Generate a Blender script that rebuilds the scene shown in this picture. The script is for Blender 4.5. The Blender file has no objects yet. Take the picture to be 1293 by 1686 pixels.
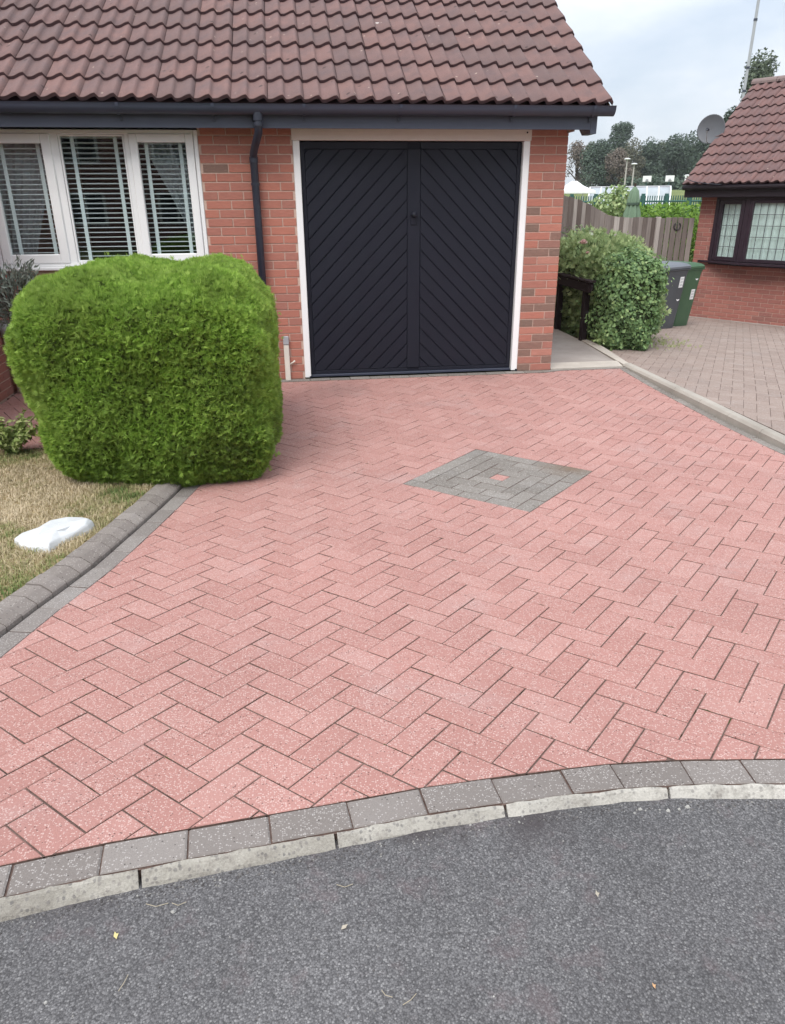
import bpy, math, random
import numpy as np
from mathutils import Vector, Matrix

random.seed(7)
rng = np.random.default_rng(11)
SC = bpy.context.scene
COL = SC.collection

# ------------------------------------------------------------------ camera, sky, sun, exposure
cam_d = bpy.data.cameras.new('camera')
cam = bpy.data.objects.new('camera', cam_d)
COL.objects.link(cam)
cam_d.sensor_fit = 'HORIZONTAL'
cam_d.sensor_width = 36.0
cam_d.lens = 1191.88 / 1293.0 * 36.0
cam_d.clip_start = 0.05
cam_d.clip_end = 3000.0
_R = Vector((0.99127013, -0.13166697, -0.0068807))
_U = Vector((0.05791391, 0.3879411, 0.91986286))
_F = Vector((0.11844625, 0.91223106, -0.39217977))
CAMP = Vector((-2.61802, -7.2644, 1.61392))
cam.matrix_world = Matrix(((_R.x, _U.x, -_F.x, CAMP.x), (_R.y, _U.y, -_F.y, CAMP.y), (_R.z, _U.z, -_F.z, CAMP.z), (0, 0, 0, 1)))
SC.camera = cam

SUN_EL, SUN_AZ = math.radians(52), math.radians(212)      # azimuth clockwise from +y: behind the camera, to its left
world = bpy.data.worlds.new('World')
SC.world = world
world.use_nodes = True
wn = world.node_tree
wn.nodes.clear()
w_out = wn.nodes.new('ShaderNodeOutputWorld')
w_bg = wn.nodes.new('ShaderNodeBackground')
w_sky = wn.nodes.new('ShaderNodeTexSky')
w_sky.sky_type = 'NISHITA'
w_sky.sun_disc = False
w_sky.sun_elevation = SUN_EL
w_sky.sun_rotation = SUN_AZ
w_sky.air_density = 1.0
w_sky.dust_density = 1.5
w_tc = wn.nodes.new('ShaderNodeTexCoord')
w_map = wn.nodes.new('ShaderNodeMapping')
w_map.inputs['Scale'].default_value = (1.0, 1.0, 2.6)
w_map.inputs['Location'].default_value = (0.35, 0.1, 0.55)
w_nz = wn.nodes.new('ShaderNodeTexNoise')
w_nz.inputs['Scale'].default_value = 3.2
w_nz.inputs['Detail'].default_value = 7.0
w_nz.inputs['Roughness'].default_value = 0.52
w_r1 = wn.nodes.new('ShaderNodeValToRGB')                   # cloud cover
w_r1.color_ramp.elements[0].position = 0.30
w_r1.color_ramp.elements[0].color = (0.78, 0.78, 0.78, 1)
w_r1.color_ramp.elements[1].position = 0.62
w_r1.color_ramp.elements[1].color = (0.98, 0.98, 0.98, 1)
w_r2 = wn.nodes.new('ShaderNodeValToRGB')                   # cloud tone, thin grey to bright
w_r2.color_ramp.elements[0].position = 0.34
w_r2.color_ramp.elements[0].color = (4.55, 5.1, 5.85, 1)
w_r2.color_ramp.elements[1].position = 0.66
w_r2.color_ramp.elements[1].color = (6.9, 7.1, 7.4, 1)
w_mix = wn.nodes.new('ShaderNodeMixRGB')
wn.links.new(w_tc.outputs['Generated'], w_map.inputs['Vector'])
wn.links.new(w_map.outputs[0], w_nz.inputs['Vector'])
wn.links.new(w_nz.outputs['Fac'], w_r1.inputs[0])
wn.links.new(w_nz.outputs['Fac'], w_r2.inputs[0])
wn.links.new(w_r1.outputs[0], w_mix.inputs[0])
wn.links.new(w_sky.outputs[0], w_mix.inputs[1])
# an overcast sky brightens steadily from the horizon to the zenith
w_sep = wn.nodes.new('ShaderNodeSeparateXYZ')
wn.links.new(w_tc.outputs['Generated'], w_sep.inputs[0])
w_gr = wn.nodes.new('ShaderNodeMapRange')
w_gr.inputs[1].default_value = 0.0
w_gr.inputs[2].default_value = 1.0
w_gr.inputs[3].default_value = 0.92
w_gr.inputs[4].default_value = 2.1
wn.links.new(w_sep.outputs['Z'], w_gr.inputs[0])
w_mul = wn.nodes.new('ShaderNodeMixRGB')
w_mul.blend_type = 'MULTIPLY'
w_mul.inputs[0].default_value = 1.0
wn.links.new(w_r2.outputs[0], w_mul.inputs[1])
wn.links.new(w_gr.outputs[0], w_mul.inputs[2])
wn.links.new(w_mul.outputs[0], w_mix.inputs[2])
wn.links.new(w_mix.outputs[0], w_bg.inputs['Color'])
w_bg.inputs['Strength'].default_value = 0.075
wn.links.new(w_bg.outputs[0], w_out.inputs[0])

sun_d = bpy.data.lights.new('sun', 'SUN')
sun_d.energy = 1.45
sun_d.angle = math.radians(32)
sun_d.color = (1.0, 0.965, 0.92)
sun = bpy.data.objects.new('sun', sun_d)
COL.objects.link(sun)
_sd = Vector((math.sin(SUN_AZ) * math.cos(SUN_EL), math.cos(SUN_AZ) * math.cos(SUN_EL), math.sin(SUN_EL)))
sun.rotation_euler = _sd.to_track_quat('Z', 'Y').to_euler()
sun.location = (-6, -14, 12)

SC.view_settings.view_transform = 'Standard'
SC.view_settings.look = 'None'
SC.view_settings.exposure = 1.0
SC.view_settings.gamma = 1.0
SC.view_settings.use_curve_mapping = False

# ------------------------------------------------------------------ helpers
def surf(x, y):
    """height of the driveway: nearly level at the garage, a slight dip, rising to the road"""
    return y * (0.04702 + 0.01331 * y) if y < 0 else 0.0

def nsurf(x, y):
    """height of the neighbour's drive: falls away towards the neighbour's bungalow"""
    t = 0.824402 * x + 0.566005 * y - 0.42
    return 0.03 - 0.0607 * max(0.0, t) + (0.0 if y > -3 else 0.052 * (y + 3) ** 2 * 0.35)

class MB:
    """collects vertices, faces, a material index and one random value per face"""
    def __init__(s):
        s.v, s.f, s.m, s.r = [], [], [], []
    def add(s, vs, fs, m=0, r=0.0):
        o = len(s.v)
        s.v += [tuple(p) for p in vs]
        for f in fs:
            s.f.append(tuple(i + o for i in f)); s.m.append(m); s.r.append(r)
    def box(s, x0, x1, y0, y1, z0, z1, m=0, r=0.0, ch=0.0, M=None):
        if ch <= 0:
            vs = [(x0,y0,z0),(x1,y0,z0),(x1,y1,z0),(x0,y1,z0),(x0,y0,z1),(x1,y0,z1),(x1,y1,z1),(x0,y1,z1)]
            fs = [(0,3,2,1),(4,5,6,7),(0,1,5,4),(1,2,6,5),(2,3,7,6),(3,0,4,7)]
        else:
            vs, fs = [], []
            X, Y, Z = (x0, x1), (y0, y1), (z0, z1)
            idx = {}
            for i in (0,1):
                for j in (0,1):
                    for k in (0,1):
                        sx, sy, sz = (1-2*i), (1-2*j), (1-2*k)
                        for a in range(3):
                            p = [X[i]+sx*ch, Y[j]+sy*ch, Z[k]+sz*ch]
                            p[a] = (X[i], Y[j], Z[k])[a]
                            idx[(i,j,k,a)] = len(vs); vs.append(tuple(p))
            for a in range(3):
                for e in (0,1):
                    o = [b for b in range(3) if b != a]
                    q = []
                    for (u, w) in ((0,0),(1,0),(1,1),(0,1)):
                        c = [0,0,0]; c[a] = e; c[o[0]] = u; c[o[1]] = w
                        q.append(idx[(c[0],c[1],c[2],a)])
                    fl = (e == 1) if a != 1 else (e == 0)
                    fs.append(tuple(q) if fl else tuple(q[::-1]))
            for a in range(3):
                b, c = [t for t in range(3) if t != a]
                for u in (0,1):
                    for w in (0,1):
                        def K(e, face):
                            t = [0,0,0]; t[a] = e; t[b] = u; t[c] = w
                            return idx[(t[0],t[1],t[2],face)]
                        fs.append((K(0,b),K(1,b),K(1,c),K(0,c)))
            for i in (0,1):
                for j in (0,1):
                    for k in (0,1):
                        fs.append((idx[(i,j,k,0)],idx[(i,j,k,1)],idx[(i,j,k,2)]))
        if M is not None:
            vs = [tuple(M @ Vector(p)) for p in vs]
        s.add(vs, fs, m, r)
    def tube(s, pts, rad, n=8, m=0, r=0.0, cap=True):
        pts = [Vector(p) for p in pts]
        rads = rad if isinstance(rad, (list, tuple)) else [rad]*len(pts)
        vs, fs = [], []
        prev = None
        for i, p in enumerate(pts):
            t = (pts[min(i+1, len(pts)-1)] - pts[max(i-1, 0)]).normalized()
            if prev is None:
                a = Vector((0,0,1)) if abs(t.z) < .9 else Vector((1,0,0))
                u = t.cross(a).normalized()
            else:
                u = (prev - t*prev.dot(t)).normalized()
            prev = u
            w = t.cross(u)
            for k in range(n):
                an = 2*math.pi*k/n
                vs.append(p + (u*math.cos(an) + w*math.sin(an))*rads[i])
        for i in range(len(pts)-1):
            for k in range(n):
                fs.append((i*n+k, i*n+(k+1)%n, (i+1)*n+(k+1)%n, (i+1)*n+k))
        if cap:
            fs.append(tuple(range(n))[::-1]); fs.append(tuple((len(pts)-1)*n+k for k in range(n)))
        s.add(vs, fs, m, r)
    def lathe(s, prof, n=12, m=0, r=0.0, M=None):
        vs, fs = [], []
        for (rr, z) in prof:
            for k in range(n):
                an = 2*math.pi*k/n
                vs.append((rr*math.cos(an), rr*math.sin(an), z))
        for i in range(len(prof)-1):
            for k in range(n):
                fs.append((i*n+k, i*n+(k+1)%n, (i+1)*n+(k+1)%n, (i+1)*n+k))
        if M is not None:
            vs = [tuple(M @ Vector(p)) for p in vs]
        s.add(vs, fs, m, r)
    def prism(s, poly, z0, z1, m=0, r=0.0, M=None):
        n = len(poly)
        vs = [(p[0], p[1], z0) for p in poly] + [(p[0], p[1], z1) for p in poly]
        fs = [tuple(range(n))[::-1], tuple(range(n, 2*n))] + [(i, (i+1)%n, n+(i+1)%n, n+i) for i in range(n)]
        if M is not None:
            vs = [tuple(M @ Vector(p)) for p in vs]
        s.add(vs, fs, m, r)
    def build(s, name, mats, parent=None, smooth=False, centre=True, loc=None):
        """one mesh object; its origin goes to the middle of its foot"""
        mats = mats if isinstance(mats, (list, tuple)) else [mats]
        A = np.array(s.v, dtype=np.float64)
        if loc is None:
            loc = np.array([(A[:,0].min()+A[:,0].max())/2, (A[:,1].min()+A[:,1].max())/2, A[:,2].min()]) if centre else np.zeros(3)
        loc = np.array(loc, dtype=np.float64)
        me = bpy.data.meshes.new(name)
        me.from_pydata((A-loc).tolist(), [], s.f)
        for m in mats: me.materials.append(m)
        if any(s.m): me.polygons.foreach_set('material_index', s.m)
        at = me.attributes.new('rnd', 'FLOAT', 'FACE')
        at.data.foreach_set('value', np.array(s.r, dtype=np.float32))
        if smooth: me.polygons.foreach_set('use_smooth', [True]*len(me.polygons))
        me.update()
        o = bpy.data.objects.new(name, me)
        COL.objects.link(o)
        if parent is not None:
            o.parent = parent
            pl = ORIG.get(parent.name, (0,0,0))
            o.location = loc - np.array(pl)
        else:
            o.location = loc
        ORIG[o.name] = tuple(loc)
        return o
ORIG = {}

def tag(o, label=None, cat=None, group=None, kind=None):
    if label: o['label'] = label
    if cat: o['category'] = cat
    if group: o['group'] = group
    if kind: o['kind'] = kind
    return o

def empty(name, loc, label, cat, group=None, rz=0.0):
    o = bpy.data.objects.new(name, None)
    COL.objects.link(o)
    o.location = loc
    o.rotation_euler = (0, 0, rz)
    o.empty_display_size = .2
    ORIG[o.name] = tuple(loc) if rz == 0 else (0, 0, 0)
    return tag(o, label, cat, group)

def cloud_mesh(name, V, F, mat, rnd=None, parent=None, kind=None, smooth=False):
    """large numpy mesh; F is an (n,3) or (n,4) int array"""
    me = bpy.data.meshes.new(name)
    k = F.shape[1]
    loc = np.array([V[:,0].mean(), V[:,1].mean(), V[:,2].min()])
    me.vertices.add(len(V)); me.vertices.foreach_set('co', (V-loc).astype(np.float32).ravel())
    me.loops.add(F.size); me.loops.foreach_set('vertex_index', F.astype(np.int32).ravel())
    me.polygons.add(len(F))
    me.polygons.foreach_set('loop_start', np.arange(0, F.size, k, dtype=np.int32))
    me.polygons.foreach_set('loop_total', np.full(len(F), k, dtype=np.int32))
    me.update(calc_edges=True)
    if rnd is not None:
        at = me.attributes.new('rnd', 'FLOAT', 'FACE')
        at.data.foreach_set('value', rnd.astype(np.float32))
    me.materials.append(mat)
    if smooth: me.polygons.foreach_set('use_smooth', [True]*len(me.polygons))
    me.validate()
    o = bpy.data.objects.new(name, me)
    COL.objects.link(o)
    if parent is not None:
        o.parent = parent
        o.location = loc - np.array(ORIG.get(parent.name, (0,0,0)))
    else:
        o.location = loc
    ORIG[o.name] = tuple(loc)
    if kind: o['kind'] = kind
    return o

# ------------------------------------------------------------------ materials
class NT:
    def __init__(s, name):
        s.m = bpy.data.materials.new(name); s.m.use_nodes = True
        s.t = s.m.node_tree; s.b = s.t.nodes['Principled BSDF']
        s.pos = None
    def n(s, typ, **kw):
        nd = s.t.nodes.new(typ)
        for k, v in kw.items():
            if k in nd.inputs: nd.inputs[k].default_value = v
            else: setattr(nd, k, v)
        return nd
    def l(s, a, b): s.t.links.new(a, b)
    def P(s):
        if s.pos is None: s.pos = s.n('ShaderNodeNewGeometry').outputs['Position']
        return s.pos
    def noise(s, sc, det=3.0, rough=.5, vec=None, out='Fac'):
        nd = s.n('ShaderNodeTexNoise', Scale=sc, Detail=det, Roughness=rough)
        s.l(vec or s.P(), nd.inputs['Vector'])
        return nd.outputs[out]
    def vor(s, sc, out='Color', vec=None, feat='F1'):
        nd = s.n('ShaderNodeTexVoronoi', Scale=sc); nd.feature = feat
        s.l(vec or s.P(), nd.inputs['Vector'])
        return nd.outputs[out]
    def ramp(s, inp, stops, const=False):
        nd = s.n('ShaderNodeValToRGB')
        cr = nd.color_ramp
        if const: cr.interpolation = 'CONSTANT'
        while len(cr.elements) < len(stops): cr.elements.new(.5)
        for e, (p, c) in zip(cr.elements, stops):
            e.position = p
            e.color = (c, c, c, 1) if isinstance(c, (int, float)) else (c[0], c[1], c[2], 1)
        s.l(inp, nd.inputs[0])
        return nd.outputs[0]
    def mix(s, fac, a, b, mode='MIX'):
        nd = s.n('ShaderNodeMixRGB'); nd.blend_type = mode
        for i, x in enumerate((fac, a, b)):
            if isinstance(x, (int, float)): nd.inputs[i].default_value = x if i == 0 else (x, x, x, 1)
            elif isinstance(x, tuple): nd.inputs[i].default_value = (x[0], x[1], x[2], 1)
            else: s.l(x, nd.inputs[i])
        return nd.outputs[0]
    def math(s, op, a, b=0.0):
        nd = s.n('ShaderNodeMath'); nd.operation = op
        for i, x in enumerate((a, b)):
            if isinstance(x, (int, float)): nd.inputs[i].default_value = x
            else: s.l(x, nd.inputs[i])
        return nd.outputs[0]
    def sep(s, col, ch='Red'):
        nd = s.n('ShaderNodeSeparateColor'); s.l(col, nd.inputs[0]); return nd.outputs[ch]
    def attr(s, name='rnd'):
        nd = s.n('ShaderNodeAttribute'); nd.attribute_name = name; return nd.outputs['Fac']
    def bump(s, h, strength=.3, dist=.01):
        nd = s.n('ShaderNodeBump', Strength=strength, Distance=dist); s.l(h, nd.inputs['Height']); s.l(nd.outputs[0], s.b.inputs['Normal'])
    def done(s, col=None, rough=.8, spec=.3, metal=0.0):
        if col is not None:
            if isinstance(col, tuple): s.b.inputs['Base Color'].default_value = (col[0], col[1], col[2], 1)
            else: s.l(col, s.b.inputs['Base Color'])
        if isinstance(rough, (int, float)): s.b.inputs['Roughness'].default_value = rough
        else: s.l(rough, s.b.inputs['Roughness'])
        s.b.inputs['Specular IOR Level'].default_value = spec
        s.b.inputs['Metallic'].default_value = metal
        return s.m

def mat_block(name, c_dark, c_mid, c_light, speck=(.62,.5,.47), amount=.77, pits=.07, stain=None, sscale=150.0):
    t = NT(name)
    r = t.attr()
    base = t.ramp(r, [(0, c_dark), (.5, c_mid), (1, c_light)])
    big = t.noise(1.1, 4, .6)
    base = t.mix(t.ramp(big, [(.35, 0.0), (.7, .45)]), base, tuple(c*.72 for c in c_mid))
    pale = t.noise(2.3, 5, .7)
    base = t.mix(t.ramp(pale, [(.55, 0.0), (.75, .35)]), base, tuple(.5*c+.22 for c in c_mid))
    # exposed aggregate: pale and dark chips, more of them on worn blocks
    vc = t.vor(sscale)
    vd = t.vor(sscale, 'Distance')
    ch = t.sep(vc, 'Red')
    wear = t.math('MULTIPLY', t.math('SUBTRACT', t.noise(7.0, 3, .6), .5), .28)
    rr = t.math('MULTIPLY', t.math('FRACT', t.math('MULTIPLY', r, 7.31)), .16)
    th = t.math('ADD', t.math('ADD', ch, wear), rr)
    m_l = t.math('MULTIPLY', t.ramp(th, [(amount, 0.0), (amount+.06, 1.0)]), t.ramp(vd, [(.36, 1.0), (.52, 0.0)]))
    m_l = t.math('MULTIPLY', m_l, .46)
    col = t.mix(m_l, base, t.mix(t.sep(vc, 'Green'), speck, tuple(min(1, c*1.25) for c in speck)))
    vc2 = t.vor(sscale*.62)
    m_d = t.math('MULTIPLY', t.ramp(t.sep(vc2, 'Blue'), [(1-pits-.01, 0.0), (1-pits, 1.0)]), t.ramp(t.vor(sscale*.62, 'Distance'), [(.22, 1.0), (.36, 0.0)]))
    col = t.mix(t.math('MULTIPLY', m_d, .8), col, tuple(c*.28 for c in c_dark))
    fine = t.noise(420, 2, .7)
    col = t.mix(.5, col, t.ramp(fine, [(.25, .62), (.75, 1.18)]), 'MULTIPLY')
    if stain is not None:
        col = stain(t, col)
    t.bump(t.math('ADD', t.math('MULTIPLY', vd, -.5), t.math('MULTIPLY', fine, .7)), .55, .003)
    return t.done(col, .88, .25)

def _spot(t, col, x, y, r0, r1, c, f=.8, z=-.02):
    """a stain with a shape of its own at a fixed place on the ground"""
    sv = t.n('ShaderNodeVectorMath'); sv.operation = 'DISTANCE'
    t.l(t.P(), sv.inputs[0]); sv.inputs[1].default_value = (x, y, z)
    d = t.math('ADD', sv.outputs['Value'], t.math('MULTIPLY', t.math('SUBTRACT', t.noise(9, 3, .6), .5), .25))
    return t.mix(t.math('MULTIPLY', t.ramp(d, [(r0, 1.0), (r1, 0.0)]), f), col, c)

M_red = mat_block('red paving block', (.385,.194,.168), (.416,.214,.187), (.440,.238,.209), speck=(.62,.50,.46), amount=.66, sscale=195.0, pits=.14,
                  stain=lambda t, c: _spot(t, _spot(t, c, -2.25, -.42, .05, .42, (.20,.125,.115), .45), -.75, -.16, .05, .30, (.22,.14,.125), .4))
M_grey = mat_block('grey paving block', (.192,.168,.154), (.230,.203,.187), (.264,.236,.218), speck=(.50,.47,.45), amount=.80, sscale=200.0,
                   stain=lambda t, c: _spot(t, c, -.83, -2.86, .02, .26, (.13,.085,.055), .75))
M_dia = mat_block('diamond paving block', (.190,.168,.148), (.226,.202,.180), (.262,.236,.212), speck=(.55,.52,.50), amount=.82,
                  stain=lambda t, c: _spot(t, c, -.83, -2.86, .02, .26, (.15,.10,.065), .75))
M_brownp = mat_block('brown paving block', (.285,.220,.190), (.32,.248,.214), (.345,.274,.238), speck=(.42,.37,.35), amount=.86, sscale=90.0)
M_kerbblk = mat_block('kerb block', (.205,.178,.160), (.245,.214,.194), (.285,.252,.230), speck=(.42,.39,.36), amount=.83)

def mk_joint():
    t = NT('joint sand')
    return t.done(t.ramp(t.noise(60, 3, .7), [(.3, (.080,.053,.045)), (.7, (.165,.115,.096))]), .95, .1)
M_joint = mk_joint()

def mk_kerb():
    t = NT('pale concrete kerb')
    tone = t.attr()
    base = t.ramp(t.noise(5, 5, .7), [(.32, (.25,.228,.195)), (.5, (.36,.335,.29)), (.68, (.46,.43,.38))])
    col = t.mix(t.math('MULTIPLY', tone, .75), base, (.60,.575,.53))
    vc, vd = t.vor(95), t.vor(95, 'Distance')
    jag = t.math('ADD', vd, t.math('MULTIPLY', t.math('SUBTRACT', t.noise(220, 3, .7), .5), .35))
    amt = t.math('SUBTRACT', .9, t.math('MULTIPLY', tone, .5))
    col = t.mix(t.math('MULTIPLY', t.math('MULTIPLY', t.ramp(t.sep(vc), [(.52, 0.0), (.56, .85)]), t.ramp(jag, [(.34, 1.0), (.5, 0.0)])), amt), col, t.mix(t.sep(vc, 'Green'), (.13,.125,.125), (.30,.275,.25)))
    grime = t.math('MULTIPLY', t.ramp(t.noise(17, 5, .75), [(.5, 0.0), (.72, 1.0)]), .6)
    col = t.mix(grime, col, (.16,.14,.12))
    f = t.noise(190, 4, .75)
    col = t.mix(.6, col, t.ramp(f, [(.25, .55), (.75, 1.15)]), 'MULTIPLY')
    t.bump(t.math('ADD', f, t.math('MULTIPLY', t.noise(45, 4, .7), .8)), .7, .006)
    return t.done(col, .92, .2)
M_kerb = mk_kerb()

def mk_conc(name, a, b):
    t = NT(name)
    col = t.ramp(t.noise(1.6, 5, .65), [(.34, a), (.66, b)])
    f = t.noise(140, 3, .7)
    col = t.mix(.4, col, t.ramp(f, [(.25, .7), (.75, 1.15)]), 'MULTIPLY')
    t.bump(f, .4, .004)
    return t.done(col, .9, .2)
M_kerb2 = mk_conc('side kerb concrete', (.30,.27,.235), (.42,.385,.34))
M_slab = mk_conc('concrete slab', (.26,.225,.205), (.37,.33,.30))
M_slab2 = mk_conc('pale concrete step', (.40,.355,.31), (.55,.50,.44))

def mk_road():
    t = NT('asphalt')
    v1, d1 = t.vor(255), t.vor(255, 'Distance')
    c = t.ramp(t.sep(v1), [(0, (.066,.063,.065)), (.4, (.098,.094,.096)), (.75, (.130,.125,.127)), (.93, (.165,.159,.160)), (1, (.22,.213,.211))])
    v2, d2 = t.vor(120), t.vor(120, 'Distance')
    big = t.math('MULTIPLY', t.ramp(t.sep(v2, 'Green'), [(.78, 0.0), (.80, 1.0)]), t.ramp(d2, [(.26, 1.0), (.44, 0.0)]))
    c = t.mix(t.math('MULTIPLY', big, .5), c, t.mix(t.sep(v2, 'Blue'), (.12,.117,.12), (.23,.222,.222)))
    crev = t.ramp(t.math('ADD', d1, t.math('MULTIPLY', t.math('SUBTRACT', t.noise(130, 3, .7), .5), .7)), [(.35, 1.08), (.75, .62)])
    c = t.mix(1.0, c, crev, 'MULTIPLY')
    c = t.mix(.9, c, t.ramp(t.noise(1.7, 5, .62), [(.3, .74), (.7, 1.18)]), 'MULTIPLY')
    red = t.math('MULTIPLY', t.ramp(t.noise(9, 4, .7), [(.56, 0.0), (.72, 1.0)]), .4)
    c = t.mix(red, c, (.125,.085,.088))
    # damp dark patch at the kerb foot
    c = _spot(t, c, -2.36, -5.90, .02, .11, (.042,.034,.035), .75, .158)
    c = _spot(t, c, -2.27, -5.92, .0, .08, (.042,.034,.035), .75, .158)
    c = _spot(t, c, -2.62, -5.90, .0, .12, (.05,.042,.044), .6, .158)
    c = _spot(t, c, -3.2, -6.0, .0, .14, (.05,.042,.044), .5, .158)
    c = _spot(t, c, -2.10, -5.93, .0, .13, (.045,.036,.038), .75, .158)
    h = t.math('ADD', t.math('MULTIPLY', d1, -.8), t.math('MULTIPLY', t.math('MULTIPLY', big, t.math('SUBTRACT', .45, d2)), 1.6))
    t.bump(t.math('ADD', h, t.math('MULTIPLY', t.noise(260, 3, .7), .6)), .4, .004)
    return t.done(c, t.ramp(t.noise(30, 2), [(.3, .62), (.7, .85)]), .4)
M_road = mk_road()

def mk_brick(name, stops):
    t = NT(name)
    col = t.ramp(t.attr(), stops)
    mp = t.n('ShaderNodeMapping'); t.l(t.P(), mp.inputs[0]); mp.inputs['Scale'].default_value = (14, 14, 150)
    drag = t.noise(1.0, 3, .6, mp.outputs[0])                    # drag-wire face
    col = t.mix(.55, col, t.ramp(drag, [(.3, .72), (.7, 1.2)]), 'MULTIPLY')
    col = t.mix(t.ramp(t.noise(26, 4, .7), [(.55, 0.0), (.8, .4)]), col, (.46,.27,.22))
    t.bump(t.math('ADD', drag, t.math('MULTIPLY', t.noise(200, 2), .5)), .35, .004)
    return t.done(col, .85, .25)
M_brick = mk_brick('salmon brick', [(0, (.185,.125,.10)), (.12, (.22,.135,.108)), (.28, (.32,.152,.122)), (.55, (.38,.155,.118)), (.8, (.42,.165,.12)), (1, (.415,.195,.152))])
M_brick2 = mk_brick('neighbour brick', [(0, (.25,.125,.105)), (.3, (.30,.125,.105)), (.7, (.34,.135,.110)), (1, (.36,.155,.125))])
def mk_mortar(c, nm):
    t = NT(nm)
    return t.done(t.mix(.6, c, t.ramp(t.noise(60, 4, .7), [(.3, .75), (.7, 1.15)]), 'MULTIPLY'), .95, .1)
M_mortar = mk_mortar((.53,.385,.32), 'pink mortar')
M_mortar2 = mk_mortar((.50,.33,.28), 'neighbour mortar')

def mk_tile(name, c0, c1, c2):
    t = NT(name)
    col = t.ramp(t.attr(), [(0, c0), (.5, c1), (1, c2)])
    col = t.mix(t.ramp(t.noise(5, 5, .7), [(.42, 0.0), (.72, .75)]), col, tuple(.78*c for c in (c0[0], c0[0]*.72, c0[0]*.74)))
    lich = t.math('MULTIPLY', t.ramp(t.sep(t.vor(16)), [(.93, 0.0), (.935, 1.0)]), t.ramp(t.math('ADD', t.vor(16, 'Distance'), t.math('MULTIPLY', t.noise(60, 2), .3)), [(.22, 1.0), (.36, 0.0)]))
    col = t.mix(t.math('MULTIPLY', lich, .75), col, (.46,.36,.30))
    drop = t.math('MULTIPLY', t.ramp(t.sep(t.vor(4.3), 'Blue'), [(.88, 0.0), (.89, 1.0)]), t.ramp(t.math('ADD', t.vor(4.3, 'Distance'), t.math('MULTIPLY', t.noise(45, 3), .12)), [(.115, 1.0), (.15, 0.0)]))
    col = t.mix(t.math('MULTIPLY', drop, .85), col, (.62,.58,.54))
    moss = t.math('MULTIPLY', t.ramp(t.sep(t.vor(11), 'Green'), [(.88, 0.0), (.89, 1.0)]), t.ramp(t.math('ADD', t.vor(11, 'Distance'), t.math('MULTIPLY', t.noise(50, 3), .15)), [(.22, 1.0), (.34, 0.0)]))
    col = t.mix(t.math('MULTIPLY', moss, .7), col, (.05,.035,.035))
    f = t.noise(120, 4, .75)
    col = t.mix(.65, col, t.ramp(f, [(.25, .62), (.75, 1.25)]), 'MULTIPLY')
    t.bump(f, .45, .004)
    return t.done(col, .85, .3)
M_tile = mk_tile('red brown roof tile', (.150,.098,.092), (.178,.108,.100), (.20,.116,.104))
M_tile2 = mk_tile('neighbour roof tile', (.165,.10,.095), (.19,.108,.10), (.21,.118,.108))
M_tile_edge = NT('tile underside').done((.095,.058,.064), .9, .2)
M_ridge = mk_tile('weathered ridge tile', (.20,.15,.14), (.23,.17,.16), (.25,.19,.175))

def mk_paint(name, c, rough=.35, spec=.45, dirt=.25):
    t = NT(name)
    col = t.mix(dirt, c, t.ramp(t.noise(3.5, 5, .65), [(.3, .65), (.75, 1.25)]), 'MULTIPLY')
    t.bump(t.noise(90, 3, .6), .05, .002)
    return t.done(col, t.ramp(t.noise(6, 3), [(.3, rough), (.7, rough+.15)]), spec)
M_slate = mk_paint('slate blue gutter paint', (.040,.047,.072), .32)
M_fascia = mk_paint('slate blue fascia board', (.062,.072,.105), .42)
M_door = mk_paint('dark navy door paint', (.0098,.0112,.020), .45, .28)
M_groove = mk_paint('dark door groove', (.009,.010,.018), .6, .2)
M_pipe = mk_paint('black navy downpipe', (.022,.025,.040), .3)
M_white = mk_paint('white upvc', (.80,.80,.80), .28, .5, .10)
M_trim = mk_paint('cream timber trim', (.66,.58,.54), .5, .3, .2)
M_slat = NT('white blind slat').done((.86,.87,.88), .5, .4)
M_brown = mk_paint('dark brown window frame', (.030,.017,.026), .35, .45)
M_brownfas = mk_paint('dark brown fascia', (.022,.014,.020), .4, .4)
M_lead = NT('lead strip').done((.07,.07,.075), .6, .4)
M_grey_pl = mk_paint('grey plastic', (.36,.36,.38), .45)
M_cream_pl = mk_paint('cream plastic', (.66,.62,.55), .45)

def mk_glass():
    t = NT('window glass')
    b = t.b
    b.inputs['Base Color'].default_value = (.93,.96,.96,1)
    b.inputs['Roughness'].default_value = 0.02
    g = t.n('ShaderNodeBsdfGlossy', Roughness=.015)
    tr = t.n('ShaderNodeBsdfTransparent'); tr.inputs[0].default_value = (.90,.94,.94,1)
    lw = t.n('ShaderNodeLayerWeight', Blend=.5)
    fr_ = t.math('ADD', t.math('MULTIPLY', t.math('POWER', lw.outputs['Facing'], 4.0), .9), .05)
    mx = t.n('ShaderNodeMixShader')
    t.l(fr_, mx.inputs[0]); t.l(tr.outputs[0], mx.inputs[1]); t.l(g.outputs[0], mx.inputs[2])
    t.l(mx.outputs[0], t.t.nodes['Material Output'].inputs[0])
    return t.m
M_glass = mk_glass()
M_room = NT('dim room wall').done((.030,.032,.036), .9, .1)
M_curtain = NT('grey curtain').done((.52,.52,.54), .9, .1)
def mk_net():
    t = NT('net curtain')
    mp = t.n('ShaderNodeMapping'); t.l(t.P(), mp.inputs[0]); mp.inputs['Scale'].default_value = (22, 22, .4)
    return t.done(t.ramp(t.noise(1.0, 3, .6, mp.outputs[0]), [(.3, (.66,.71,.67)), (.7, (.84,.88,.84))]), .9, .1)
M_net = mk_net()

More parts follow.
